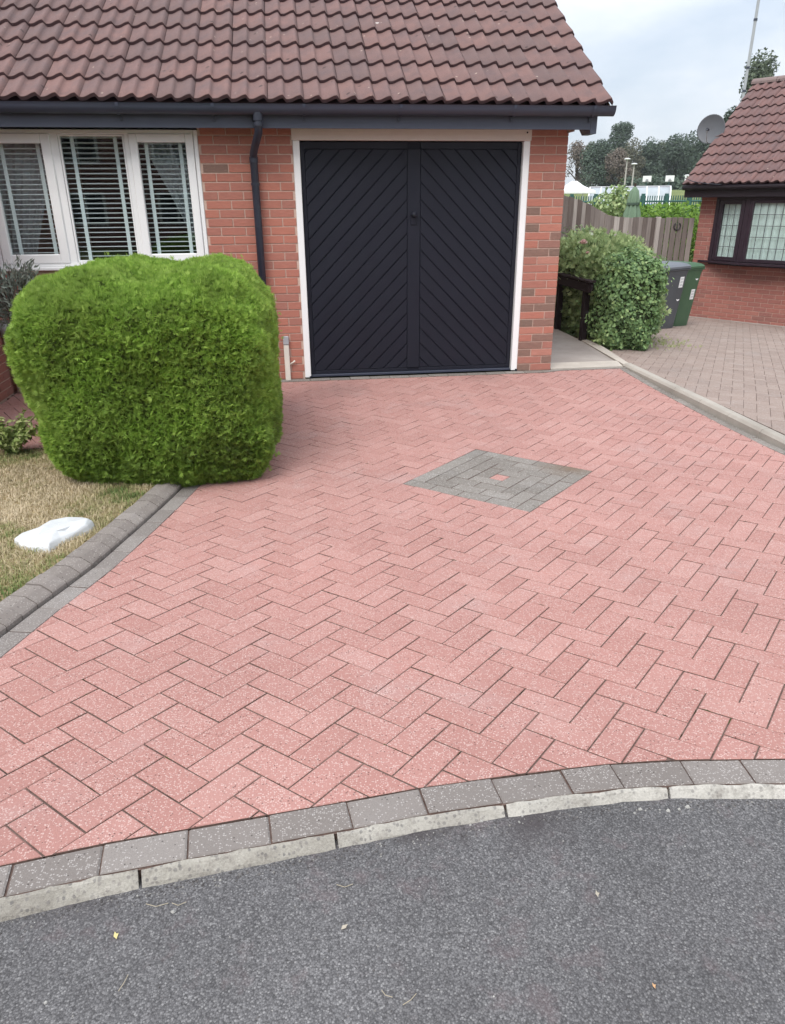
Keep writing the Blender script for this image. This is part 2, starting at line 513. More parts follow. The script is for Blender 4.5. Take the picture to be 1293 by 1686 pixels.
def mk_leaf(name, stops, trans=.25, rough=.55, vary=None):
    t = NT(name)
    col = t.ramp(t.attr(), stops)
    if vary:
        col = t.mix(t.ramp(t.noise(vary[0], 3, .6), [(.4, 0.0), (.65, vary[2])]), col, vary[1])
    t.done(col, rough, .3)
    tl = t.n('ShaderNodeBsdfTranslucent')
    t.l(col, tl.inputs[0])
    mx = t.n('ShaderNodeMixShader'); mx.inputs[0].default_value = trans
    t.l(t.b.outputs[0], mx.inputs[1]); t.l(tl.outputs[0], mx.inputs[2])
    t.l(mx.outputs[0], t.t.nodes['Material Output'].inputs[0])
    return t.m
M_conifer = mk_leaf('conifer spray', [(0, (.095,.115,.035)), (.3, (.155,.27,.045)), (.65, (.27,.43,.07)), (1, (.41,.58,.12))], .45, .6, (3.0, (.22,.27,.08), .35))
M_conifer_core = NT('conifer inner twigs').done((.10,.13,.04), .95, .1)
M_ivy = mk_leaf('ivy leaf', [(0, (.095,.17,.07)), (.5, (.18,.29,.115)), (.85, (.26,.38,.15)), (1, (.37,.48,.20))], .25, .42)
M_ivy_lime = mk_leaf('lime ivy leaf', [(0, (.12,.21,.035)), (.5, (.22,.35,.05)), (1, (.32,.45,.08))], .3, .5)
M_fine = mk_leaf('fine shrub leaf', [(0, (.19,.27,.12)), (.5, (.32,.42,.19)), (1, (.46,.54,.27))], .25, .6)
M_core2 = NT('shrub inner twigs').done((.045,.06,.03), .95, .1)
M_silver = mk_leaf('silver green leaf', [(0, (.11,.13,.105)), (.5, (.20,.23,.19)), (1, (.33,.36,.31))], .15, .6)
M_limeplant = mk_leaf('yellow green leaf', [(0, (.16,.22,.06)), (.6, (.29,.36,.11)), (1, (.44,.47,.22))], .25, .6)
M_grass = mk_leaf('lawn blade', [(0, (.11,.165,.05)), (.25, (.22,.255,.09)), (.42, (.38,.335,.18)), (.7, (.50,.41,.27)), (1, (.64,.54,.385))], .2, .8)
M_bank = mk_leaf('bright hedge leaf', [(0, (.07,.14,.02)), (.5, (.13,.25,.03)), (1, (.22,.36,.06))], .3, .7)
M_tree_dk = mk_leaf('dark tree leaf', [(0, (.05,.075,.055)), (.5, (.075,.108,.078)), (1, (.105,.145,.10))], .2, .7)
M_tree_md = mk_leaf('mid green tree leaf', [(0, (.075,.095,.065)), (.5, (.105,.13,.085)), (1, (.14,.17,.11))], .2, .7)
M_tree_br = mk_leaf('bronze tree leaf', [(0, (.14,.115,.095)), (.5, (.185,.15,.125)), (1, (.22,.185,.15))], .2, .7)
M_tree_ol = mk_leaf('olive tree leaf', [(0, (.10,.10,.07)), (.5, (.145,.145,.10)), (1, (.18,.18,.125))], .2, .7)
M_bark = NT('bark').done((.07,.055,.045), .95, .1)

def mk_wood(name, a, b, c):
    t = NT(name)
    base = t.ramp(t.attr(), [(0, a), (.55, b), (1, c)])
    mp = t.n('ShaderNodeMapping'); t.l(t.P(), mp.inputs[0]); mp.inputs['Scale'].default_value = (55, 55, 2.2)
    g = t.noise(1.0, 5, .7, mp.outputs[0])
    col = t.mix(.8, base, t.ramp(g, [(.25, .55), (.75, 1.4)]), 'MULTIPLY')
    t.bump(g, .4, .004)
    return t.done(col, .9, .15)
M_fence = mk_wood('weathered fence board', (.115,.09,.08), (.235,.20,.182), (.42,.375,.345))
M_rail = mk_wood('dark stained timber', (.020,.014,.015), (.028,.019,.020), (.036,.026,.026))

def mk_ground(name, stops, sc=3.0):
    t = NT(name)
    col = t.ramp(t.noise(sc, 5, .65), stops)
    f = t.noise(90, 4, .75)
    col = t.mix(.7, col, t.ramp(f, [(.25, .5), (.75, 1.4)]), 'MULTIPLY')
    t.bump(f, .8, .01)
    return t.done(col, .95, .1)
M_lawn = mk_ground('dry lawn soil', [(.3, (.18,.165,.07)), (.5, (.32,.25,.135)), (.7, (.42,.33,.19))])
M_field = mk_ground('field grass', [(.3, (.09,.13,.04)), (.7, (.20,.22,.09))], .3)
M_stone_w = mk_paint('white painted stone', (.54,.55,.555), .6, .3, .3)

# ------------------------------------------------------------------ ground
def grid_mesh(xs, ys, fz):
    X, Y = np.meshgrid(xs, ys, indexing='ij')
    Z = np.vectorize(fz)(X, Y)
    V = np.stack([X.ravel(), Y.ravel(), Z.ravel()], 1)
    nx, ny = len(xs), len(ys)
    i, j = np.meshgrid(np.arange(nx-1), np.arange(ny-1), indexing='ij')
    a = (i*ny+j).ravel()
    return V, np.stack([a, a+ny, a+ny+1, a+1], 1)

def smooth(a, b, v):
    t = min(1.0, max(0.0, (v-a)/(b-a))); return t*t*(3-2*t)
def terrain(x, y):
    if y < 6.2:
        if x > .85 and y > -5: z = nsurf(x, y) - .09
        elif y < -5: z = .02
        else: z = surf(x, y) - .09
        return z
    z0 = -.42
    z = z0 + (1.15 - z0)*smooth(6.4, 13, y) + .25*smooth(13, 34, y) + 1.3*smooth(36, 70, y) + .7*smooth(70, 110, y)
    return z
xs = np.unique(np.concatenate([np.arange(-9, 14, .35), np.linspace(14, 90, 20), np.linspace(-80, -9, 14), [-1500, -600, -200, 160, 320, 700, 1500]]))
ys = np.unique(np.concatenate([np.arange(-9, 16, .35), np.linspace(16, 130, 26), np.linspace(-60, -9, 8), [-1500, -500, -160, 200, 400, 800, 1500]]))
V, F = grid_mesh(xs, ys, terrain)
g = cloud_mesh('ground', V, F, M_field, smooth=True); tag(g, 'grassy ground running from the houses out to the playing field', None, None, 'structure')

def front_curve(x):
    """line where the red blocks meet the grey edging along the road"""
    px = [-3.381,-3.156,-2.926,-2.572,-2.374,-2.032,-1.825,-1.675,-1.477,-1.329]
    py = [-5.913,-5.876,-5.852,-5.816,-5.793,-5.777,-5.775,-5.783,-5.809,-5.831]
    if x < px[0]: d = px[0]-x; return py[0] - .17*d - .05*d*d
    if x > px[-1]: d = x-px[-1]; return py[-1] - .16*d - .10*d*d
    return float(np.interp(x, px, py))

ROADZ = .158
def road_z(x, y):
    return ROADZ - .012*max(0, -6.0-y)
fx = list(np.linspace(-9, 6, 61))
mb = MB()
rows = []
for x in fx:
    y0 = front_curve(x) - .095
    col = [y0] + [y0 - d for d in (.15,.4,.8,1.5,3,6,9)]
    rows.append([(x, y, road_z(x, y)) for y in col])
vs = [p for r in rows for p in r]; nr = len(rows[0])
fs = [(i*nr+j, i*nr+j+1, (i+1)*nr+j+1, (i+1)*nr+j) for i in range(len(rows)-1) for j in range(nr-1)]
mb.add(vs, fs)
tag(mb.build('road', M_road, smooth=True, centre=False), 'dark grey asphalt road of a cul-de-sac in front of the driveway', None, None, 'structure')

# ------------------------------------------------------------------ block paving
def clip_poly(sub, clip):
    """Sutherland-Hodgman: polygon sub cut by the convex polygon clip (counter-clockwise)"""
    out = list(sub)
    n = len(clip)
    for i in range(n):
        a, b = clip[i], clip[(i+1) % n]
        ex, ey = b[0]-a[0], b[1]-a[1]
        inp, out = out, []
        if not inp: return []
        for k in range(len(inp)):
            p, q = inp[k-1], inp[k]
            sp = ex*(p[1]-a[1]) - ey*(p[0]-a[0]); sq = ex*(q[1]-a[1]) - ey*(q[0]-a[0])
            if sq >= 0:
                if sp < 0:
                    t = sp/(sp-sq); out.append((p[0]+(q[0]-p[0])*t, p[1]+(q[1]-p[1])*t))
                out.append(q)
            elif sp >= 0:
                t = sp/(sp-sq); out.append((p[0]+(q[0]-p[0])*t, p[1]+(q[1]-p[1])*t))
    r = []
    for p in out:
        if not r or math.hypot(p[0]-r[-1][0], p[1]-r[-1][1]) > .002: r.append(p)
    if len(r) > 2 and math.hypot(r[0][0]-r[-1][0], r[0][1]-r[-1][1]) < .002: r.pop()
    return r
def area(p):
    return .5*sum(p[i-1][0]*p[i][1]-p[i][0]*p[i-1][1] for i in range(len(p)))
def inset(p, d):
    cx = sum(q[0] for q in p)/len(p); cy = sum(q[1] for q in p)/len(p)
    r = []
    for q in p:
        L = math.hypot(q[0]-cx, q[1]-cy) or 1
        k = max(.4, 1 - 1.25*d/L); r.append((cx+(q[0]-cx)*k, cy+(q[1]-cy)*k))
    return r
def block(mb, poly, fz, r, ch=.003, h=.03, jit=.0012):
    """one paving block: chamfered top following the ground surface"""
    if area(poly) < 0: poly = poly[::-1]
    n = len(poly)
    j = random.uniform(-jit, jit); tx, ty = random.uniform(-.006, .006), random.uniform(-.006, .006)
    cx = sum(q[0] for q in poly)/n; cy = sum(q[1] for q in poly)/n
    z = lambda q: fz(q[0], q[1]) + j + tx*(q[0]-cx) + ty*(q[1]-cy)
    top = inset(poly, ch)
    vs = [(q[0], q[1], z(q)) for q in top] + [(q[0], q[1], z(q)-ch*.8) for q in poly] + [(q[0], q[1], z(q)-h) for q in poly]
    fs = [tuple(range(n))]
    for k in range(n):
        l = (k+1) % n
        fs.append((n+k, n+l, l, k)); fs.append((2*n+k, 2*n+l, n+l, n+k))
    o = len(mb.m)
    mb.add(vs, fs, 0, r)
    for k in range(n): mb.m[o+2+2*k] = 1                       # sides: stained with joint sand
def seen_size(poly, fz):
    """how large a patch of ground shows in the photograph, 0 when outside the frame"""
    cx = sum(q[0] for q in poly)/len(poly); cy = sum(q[1] for q in poly)/len(poly)
    d = Vector((cx, cy, fz(cx, cy))) - CAMP
    w = d.dot(_F)
    if w < .2: return 0
    u, v = 1191.88*d.dot(_R)/w, 1191.88*d.dot(_U)/w
    if abs(u) > 690 or abs(v) > 870: return 0
    return abs(area(poly)) * (CAMP.z - fz(cx, cy)) / w**3 * 1e3
def herringbone(region, fz, origin, th, w1, w2, skip=None, joint=.0022):
    a1 = (math.cos(th), math.sin(th)); a2 = (-a1[1], a1[0])
    lat = lambda i, j: (origin[0]+a1[0]*i*w1+a2[0]*j*w2, origin[1]+a1[1]*i*w1+a2[1]*j*w2)
    us = [((p[0]-origin[0])*a1[0]+(p[1]-origin[1])*a1[1])/w1 for p in region]
    vs = [((p[0]-origin[0])*a2[0]+(p[1]-origin[1])*a2[1])/w2 for p in region]
    out = []
    gi = joint/w1
    for i in range(int(min(us))-3, int(max(us))+3):
        for j in range(int(min(vs))-3, int(max(vs))+3):
            c = (i-j) % 4
            if c == 3: cells = (i, j, i+2, j+1)
            elif c == 2: cells = (i, j, i+1, j+2)
            else: continue
            rects = [cells]
            if skip: rects = skip(cells)
            for (x0, y0, x1, y1) in rects:
                q = [lat(x0+gi, y0+gi), lat(x1-gi, y0+gi), lat(x1-gi, y1-gi), lat(x0+gi, y1-gi)]
                p = clip_poly(region, q)
                if len(p) >= 3 and abs(area(p)) > 1.0e-4: out.append(p)
    return out
def lay(blocks, fz, mat, parent, name, label_rest, most=300, rnd=None):
    sc = sorted(((seen_size(p, fz), k) for k, p in enumerate(blocks)), reverse=True)
    rest = MB()
    for rank, (s, k) in enumerate(sc):
        r = rnd(blocks[k]) if rnd else random.random()
        if rank < most and s > 0:
            mb = MB(); block(mb, blocks[k], fz, r); mb.build(name, [mat, M_joint], parent)
        else:
            block(rest, blocks[k], fz, r)
    if rest.v:
        tag(rest.build(name + 's', [mat, M_joint], parent), label_rest, None, None, 'stuff')
def bed(name, region, fz, drop, mat, label, step=.25):
    """sand bed under a paved area, draped over the same surface; the ground of the joints"""
    xs_ = [p[0] for p in region]; ys_ = [p[1] for p in region]
    mb = MB()
    for i in range(int((max(xs_)-min(xs_))/step)+1):
        for j in range(int((max(ys_)-min(ys_))/step)+1):
            x0, y0 = min(xs_)+i*step, min(ys_)+j*step
            p = clip_poly(region, [(x0,y0),(x0+step,y0),(x0+step,y0+step),(x0,y0+step)])
            if len(p) >= 3:
                mb.add([(q[0], q[1], fz(q[0], q[1])-drop) for q in p], [tuple(range(len(p))) if area(p) > 0 else tuple(range(len(p)))[::-1]])
    o = mb.build(name, mat, centre=False)
    return tag(o, label, None, None, 'structure')

# left line of the drive, from the road towards the house: red/grey, gutter, lawn side of the kerb
def left_line(y):
    py = [-6.4, -5.7, -5.25, -4.851, -4.459, -4.077, -3.377, -2.828, -2.3, -1.95]
    px = [-4.42, -4.06, -3.88, -3.766, -3.665, -3.546, -3.389, -3.272, -3.19, -3.15]
    return float(np.interp(y, py, px))
def right_line(y):
    return .742 - .012*max(0, -y-1.5) - .02*max(0, -y-3)**2
yl = list(np.arange(-5.95, -1.9, .1))
fr_x = [x for x in np.arange(-4.05, .70, .06)]
L0 = [(left_line(y), y) for y in np.arange(-1.95, -6.3, -.1) if y > front_curve(left_line(y))+.02]
front = [(x, front_curve(x)+.003) for x in fr_x if x > L0[-1][0]+.02 and x < right_line(-5.9)-.01]
Rr = [(right_line(y), y) for y in np.arange(-5.85, -.05, .2) if y > front_curve(right_line(y))+.02]
region = [(-3.15, -.10)] + L0 + front + Rr + [(.742, -.02), (0, -.045)]
drive = bed('driveway', region, surf, .0042, M_joint, 'driveway of red block paving laid in herringbone with a grey diamond')
TH = math.radians(46.05)
OD = (-2.001, -3.016)
W1, W2 = .10044*1.018, .10044*.982
def skip_diamond(c):
    x0, y0, x1, y1 = c
    cut = [(i, j) for i in range(x0, x1) for j in range(y0, y1) if not (0 <= i < 9 and -9 <= j < 0)]
    if len(cut) == 2: return [c]
    return [(i, j, i+1, j+1) for i, j in cut]
lay(herringbone(region, surf, OD, TH, W1, W2, skip_diamond), surf, M_red, drive, 'paving_block', 'red paving blocks farther up the driveway')
# the grey diamond: four rings of blocks laid pinwheel fashion round one red block
a1 = (math.cos(TH), math.sin(TH)); a2 = (-a1[1], a1[0])
def dia(i, j): return (OD[0]+a1[0]*i*W1+a2[0]*j*W2, OD[1]+a1[1]*i*W1+a2[1]*j*W2)
ctr = (4.5, -4.5)
def dia_rect(x0, y0, x1, y1, mat, name):
    g_ = .027
    q = [dia(x0+g_, y0+g_), dia(x1-g_, y0+g_), dia(x1-g_, y1-g_), dia(x0+g_, y1-g_)]
    mb = MB(); block(mb, q, surf, random.random()); mb.build(name, [mat, M_joint], drive)
dia_rect(4, -5, 5, -4, M_red, 'paving_block')
for ring in (1, 2, 3, 4):
    h = ring + .5
    for s in range(4):
        # one side of the ring: a strip one block wide and 2*ring long, starting alternately with a whole block
        L = 2*ring
        cuts = list(range(0, L, 2))
        for c in cuts:
            u0, u1 = -h + c, -h + c + 2
            loc = [(u0, -h), (u1, -h+1)]
            p, q = loc
            for _ in range(s): p, q = (-p[1], p[0]), (-q[1], q[0])
            x0, x1 = sorted((p[0], q[0])); y0, y1 = sorted((p[1], q[1]))
            dia_rect(ctr[0]+x0, ctr[1]+y0, ctr[0]+x1, ctr[1]+y1, M_dia, 'diamond_block')

# moss and dirt lodged in the joints
mo = MB()
for _ in range(420):
    if random.random() < .35: u_, v_ = random.uniform(-3.2, .6), random.uniform(-.9, -.15)
    else: u_, v_ = random.uniform(-3.5, .7), random.uniform(-5.75, -.5)
    if v_ < front_curve(u_)+.05 or u_ < left_line(v_)+.05: continue
    ii = ((u_-OD[0])*math.cos(TH)+(v_-OD[1])*math.sin(TH))/W1; jj = (-(u_-OD[0])*math.sin(TH)+(v_-OD[1])*math.cos(TH))/W2
    if random.random() < .5: ii = round(ii)
    else: jj = round(jj)
    c_ = (math.floor(ii+1e-6)-math.floor(jj+1e-6)) % 4
    mx_, my_ = OD[0]+math.cos(TH)*ii*W1-math.sin(TH)*jj*W2, OD[1]+math.sin(TH)*ii*W1+math.cos(TH)*jj*W2
    along = 0 if abs(jj-round(jj)) < 1e-9 else 1
    da = TH + (math.pi/2 if along else 0)
    # only where a joint really runs: between the two cells on either side lies a block boundary
    i0, j0 = math.floor(ii-.01), math.floor(jj-.01); i1, j1 = math.floor(ii+.01), math.floor(jj+.01)
    def owner(i, j):
        k_ = (i-j) % 4
        return (i, j, 'a') if k_ == 3 else (i-1, j, 'a') if k_ == 0 else (i, j, 'b') if k_ == 2 else (i, j-1, 'b')
    if owner(i0, j0) == owner(i1, j1): continue
    L_ = random.uniform(.006, .028)
    w_ = random.uniform(.0016, .0032)
    zz_ = surf(mx_, my_)
    cx_, sx_ = math.cos(da), math.sin(da)
    vs = []
    for k in range(8):
        a_ = k*math.pi/4; f_ = random.uniform(.7, 1.2)
        p0, p1 = L_*math.cos(a_)*f_, w_*math.sin(a_)*f_
        vs.append((mx_+cx_*p0-sx_*p1, my_+sx_*p0+cx_*p1, zz_-.003))
    vs.append((mx_, my_, zz_+.0015))
    mo.add(vs, [(k, (k+1) % 8, 8) for k in range(8)], 0, random.random())
M_moss = NT('joint moss'); M_moss = M_moss.done(M_moss.ramp(M_moss.attr(), [(0, (.035,.030,.022)), (.6, (.055,.050,.028)), (1, (.07,.075,.03))]), .95, .1)
tag(mo.build('joint_moss', M_moss, drive, centre=False), None, None, None, 'stuff')

# narrow grey row in front of the garage threshold
thr = MB()
tx = -3.1
k = 0
while tx < .72:
    x1 = tx + .2
    y0a, y0b = (-.045 if tx > 0 else -.1), (-.045 if x1 > 0 else -.1)
    mbk = MB(); block(mbk, [(tx+.002, y0a-.0), (x1-.002, y0b), (x1-.002, -.003), (tx+.002, -.003)], lambda x, y: .002, random.random())
    mbk.build('threshold_block', [M_dia, M_joint], drive)
    tx = x1

# edging along the road: grey blocks 200 x 100, then pale kerb stones 455 mm long
def fpt(s, off):
    """point on the front line, s metres along it from the joint at x=-3.352, off metres towards the road"""
    x = -3.352 + s*.992
    for _ in range(3):
        pass
    y = front_curve(x); d = (front_curve(x+.05)-front_curve(x-.05))/.1
    n = math.hypot(1, d)
    return (x + d/n*off, y - off/n)
edge = bed('road_edging', [fpt(s, .002) for s in np.arange(-4.2, 5, .1)] + [fpt(s, .105) for s in np.arange(5, -4.2, -.1)], surf, .006, M_joint, 'edging of grey blocks and pale kerb stones between driveway and road')
lens = [.2]*7 + [.146, .2, .166, .2, .2] + [.2]*10
s = 0.0
segs = []
for L_ in lens: segs.append((s, s+L_)); s += L_
s = 0.0
for _ in range(20): segs.append((s-.2, s)); s -= .2
for k, (s0, s1) in enumerate(segs):
    sk0 = .016 if s0 > 2.2 else 0.0
    jl, jr = random.uniform(.0012, .0032), random.uniform(.0012, .0032)
    p = [fpt(s0+jl, .0025+random.uniform(0, .0015)), fpt(s0+jl+sk0*0, .1005), fpt(s1-jr, .1005), fpt(s1-jr, .0025+random.uniform(0, .0015))]
    mb = MB(); block(mb, p, surf, random.random(), .004, .06, .002); mb.build('edging_block', [M_grey, M_joint], edge)
kj = [-4.30, -3.84, -3.38, -2.92, -2.46, -2.0, -1.55, -1.09, -.63, -.17, .292, .755, 1.205, 1.668, 2.13, 2.59, 3.05, 3.5, 3.96, 4.4]
for k in range(len(kj)-1):
    s0, s1 = kj[k]+.004, kj[k+1]-.004
    mb = MB()
    n = 15
    ring = []
    tone = {11: .35, 12: .55, 13: .75}.get(k, .25 + .5*random.random() if k > 13 else .12)
    for i in range(n):
        t = s0 + (s1-s0)*i/(n-1)
        w = lambda: random.uniform(-.0032, .0026)
        e = .004 if i in (0, n-1) else 0
        x, y = fpt(t, .104); z = surf(x, y) - .003 - e*.5
        o1, o2, o3 = fpt(t, .112), fpt(t, .128-e*.3), fpt(t, .134)
        ring.append([(x, y, z+w()), (o1[0], o1[1], z-.004+w()*.6), (o2[0], o2[1], z-.024+w()), (o3[0], o3[1], z-.036+w()), (o3[0], o3[1], z-.10), (x, y, z-.10)])
    vs = [p for r_ in ring for p in r_]; m_ = 6
    fs = [(i*m_+j, i*m_+(j+1) % m_, (i+1)*m_+(j+1) % m_, (i+1)*m_+j) for i in range(n-1) for j in range(m_)]
    fs += [tuple(range(m_)), tuple((n-1)*m_+j for j in range(m_))[::-1]]
    mb.add(vs, fs, 0, tone)
    mb.build('kerb_stone', M_kerb, edge)

# left kerb: a flat row of grey blocks, then splayed kerb blocks standing above it
def nl(y, off):
    x = left_line(y); d = (left_line(y+.1)-left_line(y-.1))/.2
    n = math.hypot(1, d)
    return (x - off/n, y + d*off/n)
lk = bed('lawn_kerb', [nl(y, .002) for y in np.arange(-6.06, -1.9, .1)] + [nl(y, .1) for y in np.arange(-1.9, -6.06, -.1)], surf, .012, M_joint, 'raised kerb of grey splayed blocks between lawn and driveway')
y = -6.06
while y < -1.95:
    p = [nl(y+.002, .002), nl(y+.198, .002), nl(y+.198, .097), nl(y+.002, .097)]
    mb = MB(); block(mb, p, surf, random.random()); mb.build('channel_block', [M_grey, M_joint], lk)
    y += .2
y = -6.06
while y < -1.95:
    mb = MB()
    ring = []
    rz = random.uniform(-.0035, .0035)
    for yy in (y+.0024, y+.0976):
        def q(off, dz):
            a = nl(yy, off); return (a[0], a[1], surf(a[0], a[1]) + dz + rz)
        ring.append([q(.106, -.03), q(.104, .016), q(.110, .024), q(.150, .050), q(.160, .053), q(.226, .053), q(.232, .048), q(.232, -.05)])
    m_ = 8
    vs = ring[0] + ring[1]
    fs = [(j, (j+1) % m_, m_+(j+1) % m_, m_+j) for j in range(m_)] + [tuple(range(m_))[::-1], tuple(range(m_, 2*m_))]
    mb.add(vs, fs, 0, random.random())
    mb.build('kerb_block', M_kerbblk, lk)
    y += .1

# right kerb: flat grey row, pale concrete kerb
rk = bed('side_kerb', [(right_line(y)+.002, y) for y in np.arange(-5.7, .01, .15)] + [(right_line(y)+.1, y) for y in np.arange(-.0, -5.7, -.15)], surf, .012, M_joint, 'low kerb between the red driveway and the neighbouring drive')
y = -5.6
while y < -.1:
    p = [(right_line(y)+.003, y+.002), (right_line(y)+.075, y+.002), (right_line(y+.2)+.075, y+.198), (right_line(y+.2)+.003, y+.198)]
    mb = MB(); block(mb, p, surf, random.random()); mb.build('channel_block', [M_dia, M_joint], rk)
    y += .2
y = -5.6
while y < .02:
    y1 = min(y+.455, .06)
    mb = MB(); ring = []
    for yy in (y+.002, y1-.002):
        zz = .032 if yy > -3 else .032 + .052*(yy+3)**2*.35
        x = right_line(yy)
        ring.append([(x+.078, yy, surf(0, yy)-.02), (x+.080, yy, zz-.022), (x+.098, yy, zz-.004), (x+.108, yy, zz), (x+.158, yy, zz+.001), (x+.166, yy, zz-.006), (x+.166, yy, -.12)])
    m_ = 7
    mb.add(ring[0]+ring[1], [(j, (j+1) % m_, m_+(j+1) % m_, m_+j) for j in range(m_)] + [tuple(range(m_))[::-1], tuple(range(m_, 2*m_))], 0, random.uniform(0, .35))
    mb.build('kerb_stone', M_kerb2, rk)
    y += .455

# concrete apron beside the garage
sl = MB()
def slab(mb, poly, z0, z1): mb.prism(poly, z0, z1)
slab(sl, [(.012, .30), (.84, .30), (.90, 1.0), (.96, 1.75), (.97, 6.0), (.012, 6.0)], -.4, .004)
apron = sl.build('concrete_path', M_slab, centre=False)
tag(apron, 'grey concrete path along the side of the garage', None, None, 'structure')
s2 = MB(); slab(s2, [(.012, .012), (.80, .012), (.86, .297), (.012, .297)], -.3, .012)
s2.build('step_slab', M_slab2, apron)
s3 = MB(); slab(s3, [(.84, .10), (.915, .10), (1.04, 1.15), (1.03, 1.75), (.965, 1.75), (.905, 1.0)], -.3, .016)
s3.build('edge_slab', M_slab2, apron)

# neighbour's drive
nreg = [(.91, -5.4), (6.2, -5.4), (9.0, -1.0), (6.6, 3.0), (4.66, 5.86), (3.1, 5.8), (1.0, 5.8), (1.02, 1.6), (.95, .6), (.912, .0)]
nd = bed('neighbour_drive', nreg, nsurf, .0035, M_joint, 'drive of worn brown block paving in front of the neighbouring bungalow', .5)
nb = herringbone(nreg, nsurf, (1.0, .2), math.radians(58), .1004, .1004, None, .0013)
lay(nb, nsurf, M_brownp, nd, 'paving_block', 'worn brown paving blocks of the neighbouring drive', 300)
# grey border row along the kerb
# path of red blocks in front of the house, behind the lawn
preg = [(-6.4, -2.15), (-5.0, -1.98), (-4.3, -1.93), (-3.16, -1.90), (-3.16, -.02), (-5.25, -.02), (-5.25, -.8), (-6.4, -.8)]
path = bed('front_path', preg, lambda x, y: -.004, .0042, M_joint, 'path of red paving blocks between lawn and house')
lay(herringbone(preg, lambda x, y: -.004, (-4, -1), math.radians(30), .1004, .1004), lambda x, y: -.004, M_red, path, 'paving_block', 'red paving blocks of the front path', 60)

# ------------------------------------------------------------------ lawn
def lawn_z(x, y): return surf(x, y) + .036 + .010*math.sin(x*5.1+y*3.3)*math.sin(y*4.3-x*2)
lreg = [(x, front_curve(x)+.004) for x in np.arange(-9, -4.48, .25)] + [nl(y, .24) for y in np.arange(-6.0, -1.98, .1)] + [(-4.3, -1.97), (-5.0, -2.02), (-6.4, -2.2), (-9, -2.2)]
lawn = bed('lawn', lreg, lawn_z, 0.0, M_lawn, 'dry patchy front lawn', .15)
def fnoise(x, y, s=1.0):
    return (np.sin(x*2.9*s+1.3)*np.sin(y*2.3*s+.7) + .6*np.sin(x*6.1*s+y*4.7*s) + .4*np.sin(x*13.0*s-y*11*s+2))/2
def in_poly(px, py, poly):
    c = np.zeros(len(px), bool)
    for i in range(len(poly)):
        (x0, y0), (x1, y1) = poly[i-1], poly[i]
        if y0 == y1: continue
        t = ((y0 > py) != (y1 > py)) & (px < (x1-x0)*(py-y0)/(y1-y0)+x0)
        c ^= t
    return c
def grass(N, poly, xr, yr, fz, h0, h1, mat, name, label, tonef, parent=None):
    px = rng.uniform(*xr, N); py = rng.uniform(*yr, N)
    k = in_poly(px, py, poly); px, py = px[k], py[k]; n = len(px)
    pz = np.array([fz(a, b) for a, b in zip(px, py)])
    an = rng.uniform(0, 2*np.pi, n); ln = rng.uniform(.15, 1.25, n)
    h = rng.uniform(h0, h1, n); w = rng.uniform(.0012, .0026, n)
    dx, dy = np.cos(an), np.sin(an)
    B = np.stack([px, py, pz-.004], 1)
    S = np.stack([-dy*w, dx*w, np.zeros(n)], 1)
    mid = B + np.stack([dx*h*ln*.3, dy*h*ln*.3, h*.6], 1)
    tip = B + np.stack([dx*h*ln, dy*h*ln, h*np.clip(1.15-ln*.55, .25, 1)], 1)
    V = np.stack([B-S, B+S, mid+S*.8, mid-S*.8, tip], 1).reshape(-1, 3)
    o = np.arange(n)[:, None]*5
    F = np.concatenate([o+[0,1,2], o+[0,2,3], o+[3,2,4]], 1).reshape(-1, 3)
    tone = np.clip(tonef(px, py) + rng.normal(0, .14, n), 0, 1)
    ob = cloud_mesh(name, V, F, mat, np.repeat(tone, 3), kind='stuff', parent=parent)
    ob['label'] = label
    return ob
def lawn_tone(x, y):
    t = .74 + .26*fnoise(x, y, 1.0)
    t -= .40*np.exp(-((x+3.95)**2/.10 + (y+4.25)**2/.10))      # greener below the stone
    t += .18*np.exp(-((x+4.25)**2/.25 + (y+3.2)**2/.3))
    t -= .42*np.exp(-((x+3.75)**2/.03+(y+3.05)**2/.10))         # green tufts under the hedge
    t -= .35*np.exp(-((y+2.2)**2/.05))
    t -= .75*np.clip(fnoise(x*1.7+3, y*1.9, 1.3)-.12, 0, 1)
    t -= .22*np.exp(-((x-np.array([nl(v, .24)[0] for v in y]))**2/.004))
    return t
grass(150000, lreg, (-5.6, -3.3), (-6.4, -2.0), lawn_z, .016, .042, M_grass, 'lawn_grass', 'short straw and green grass of the front lawn', lawn_tone)

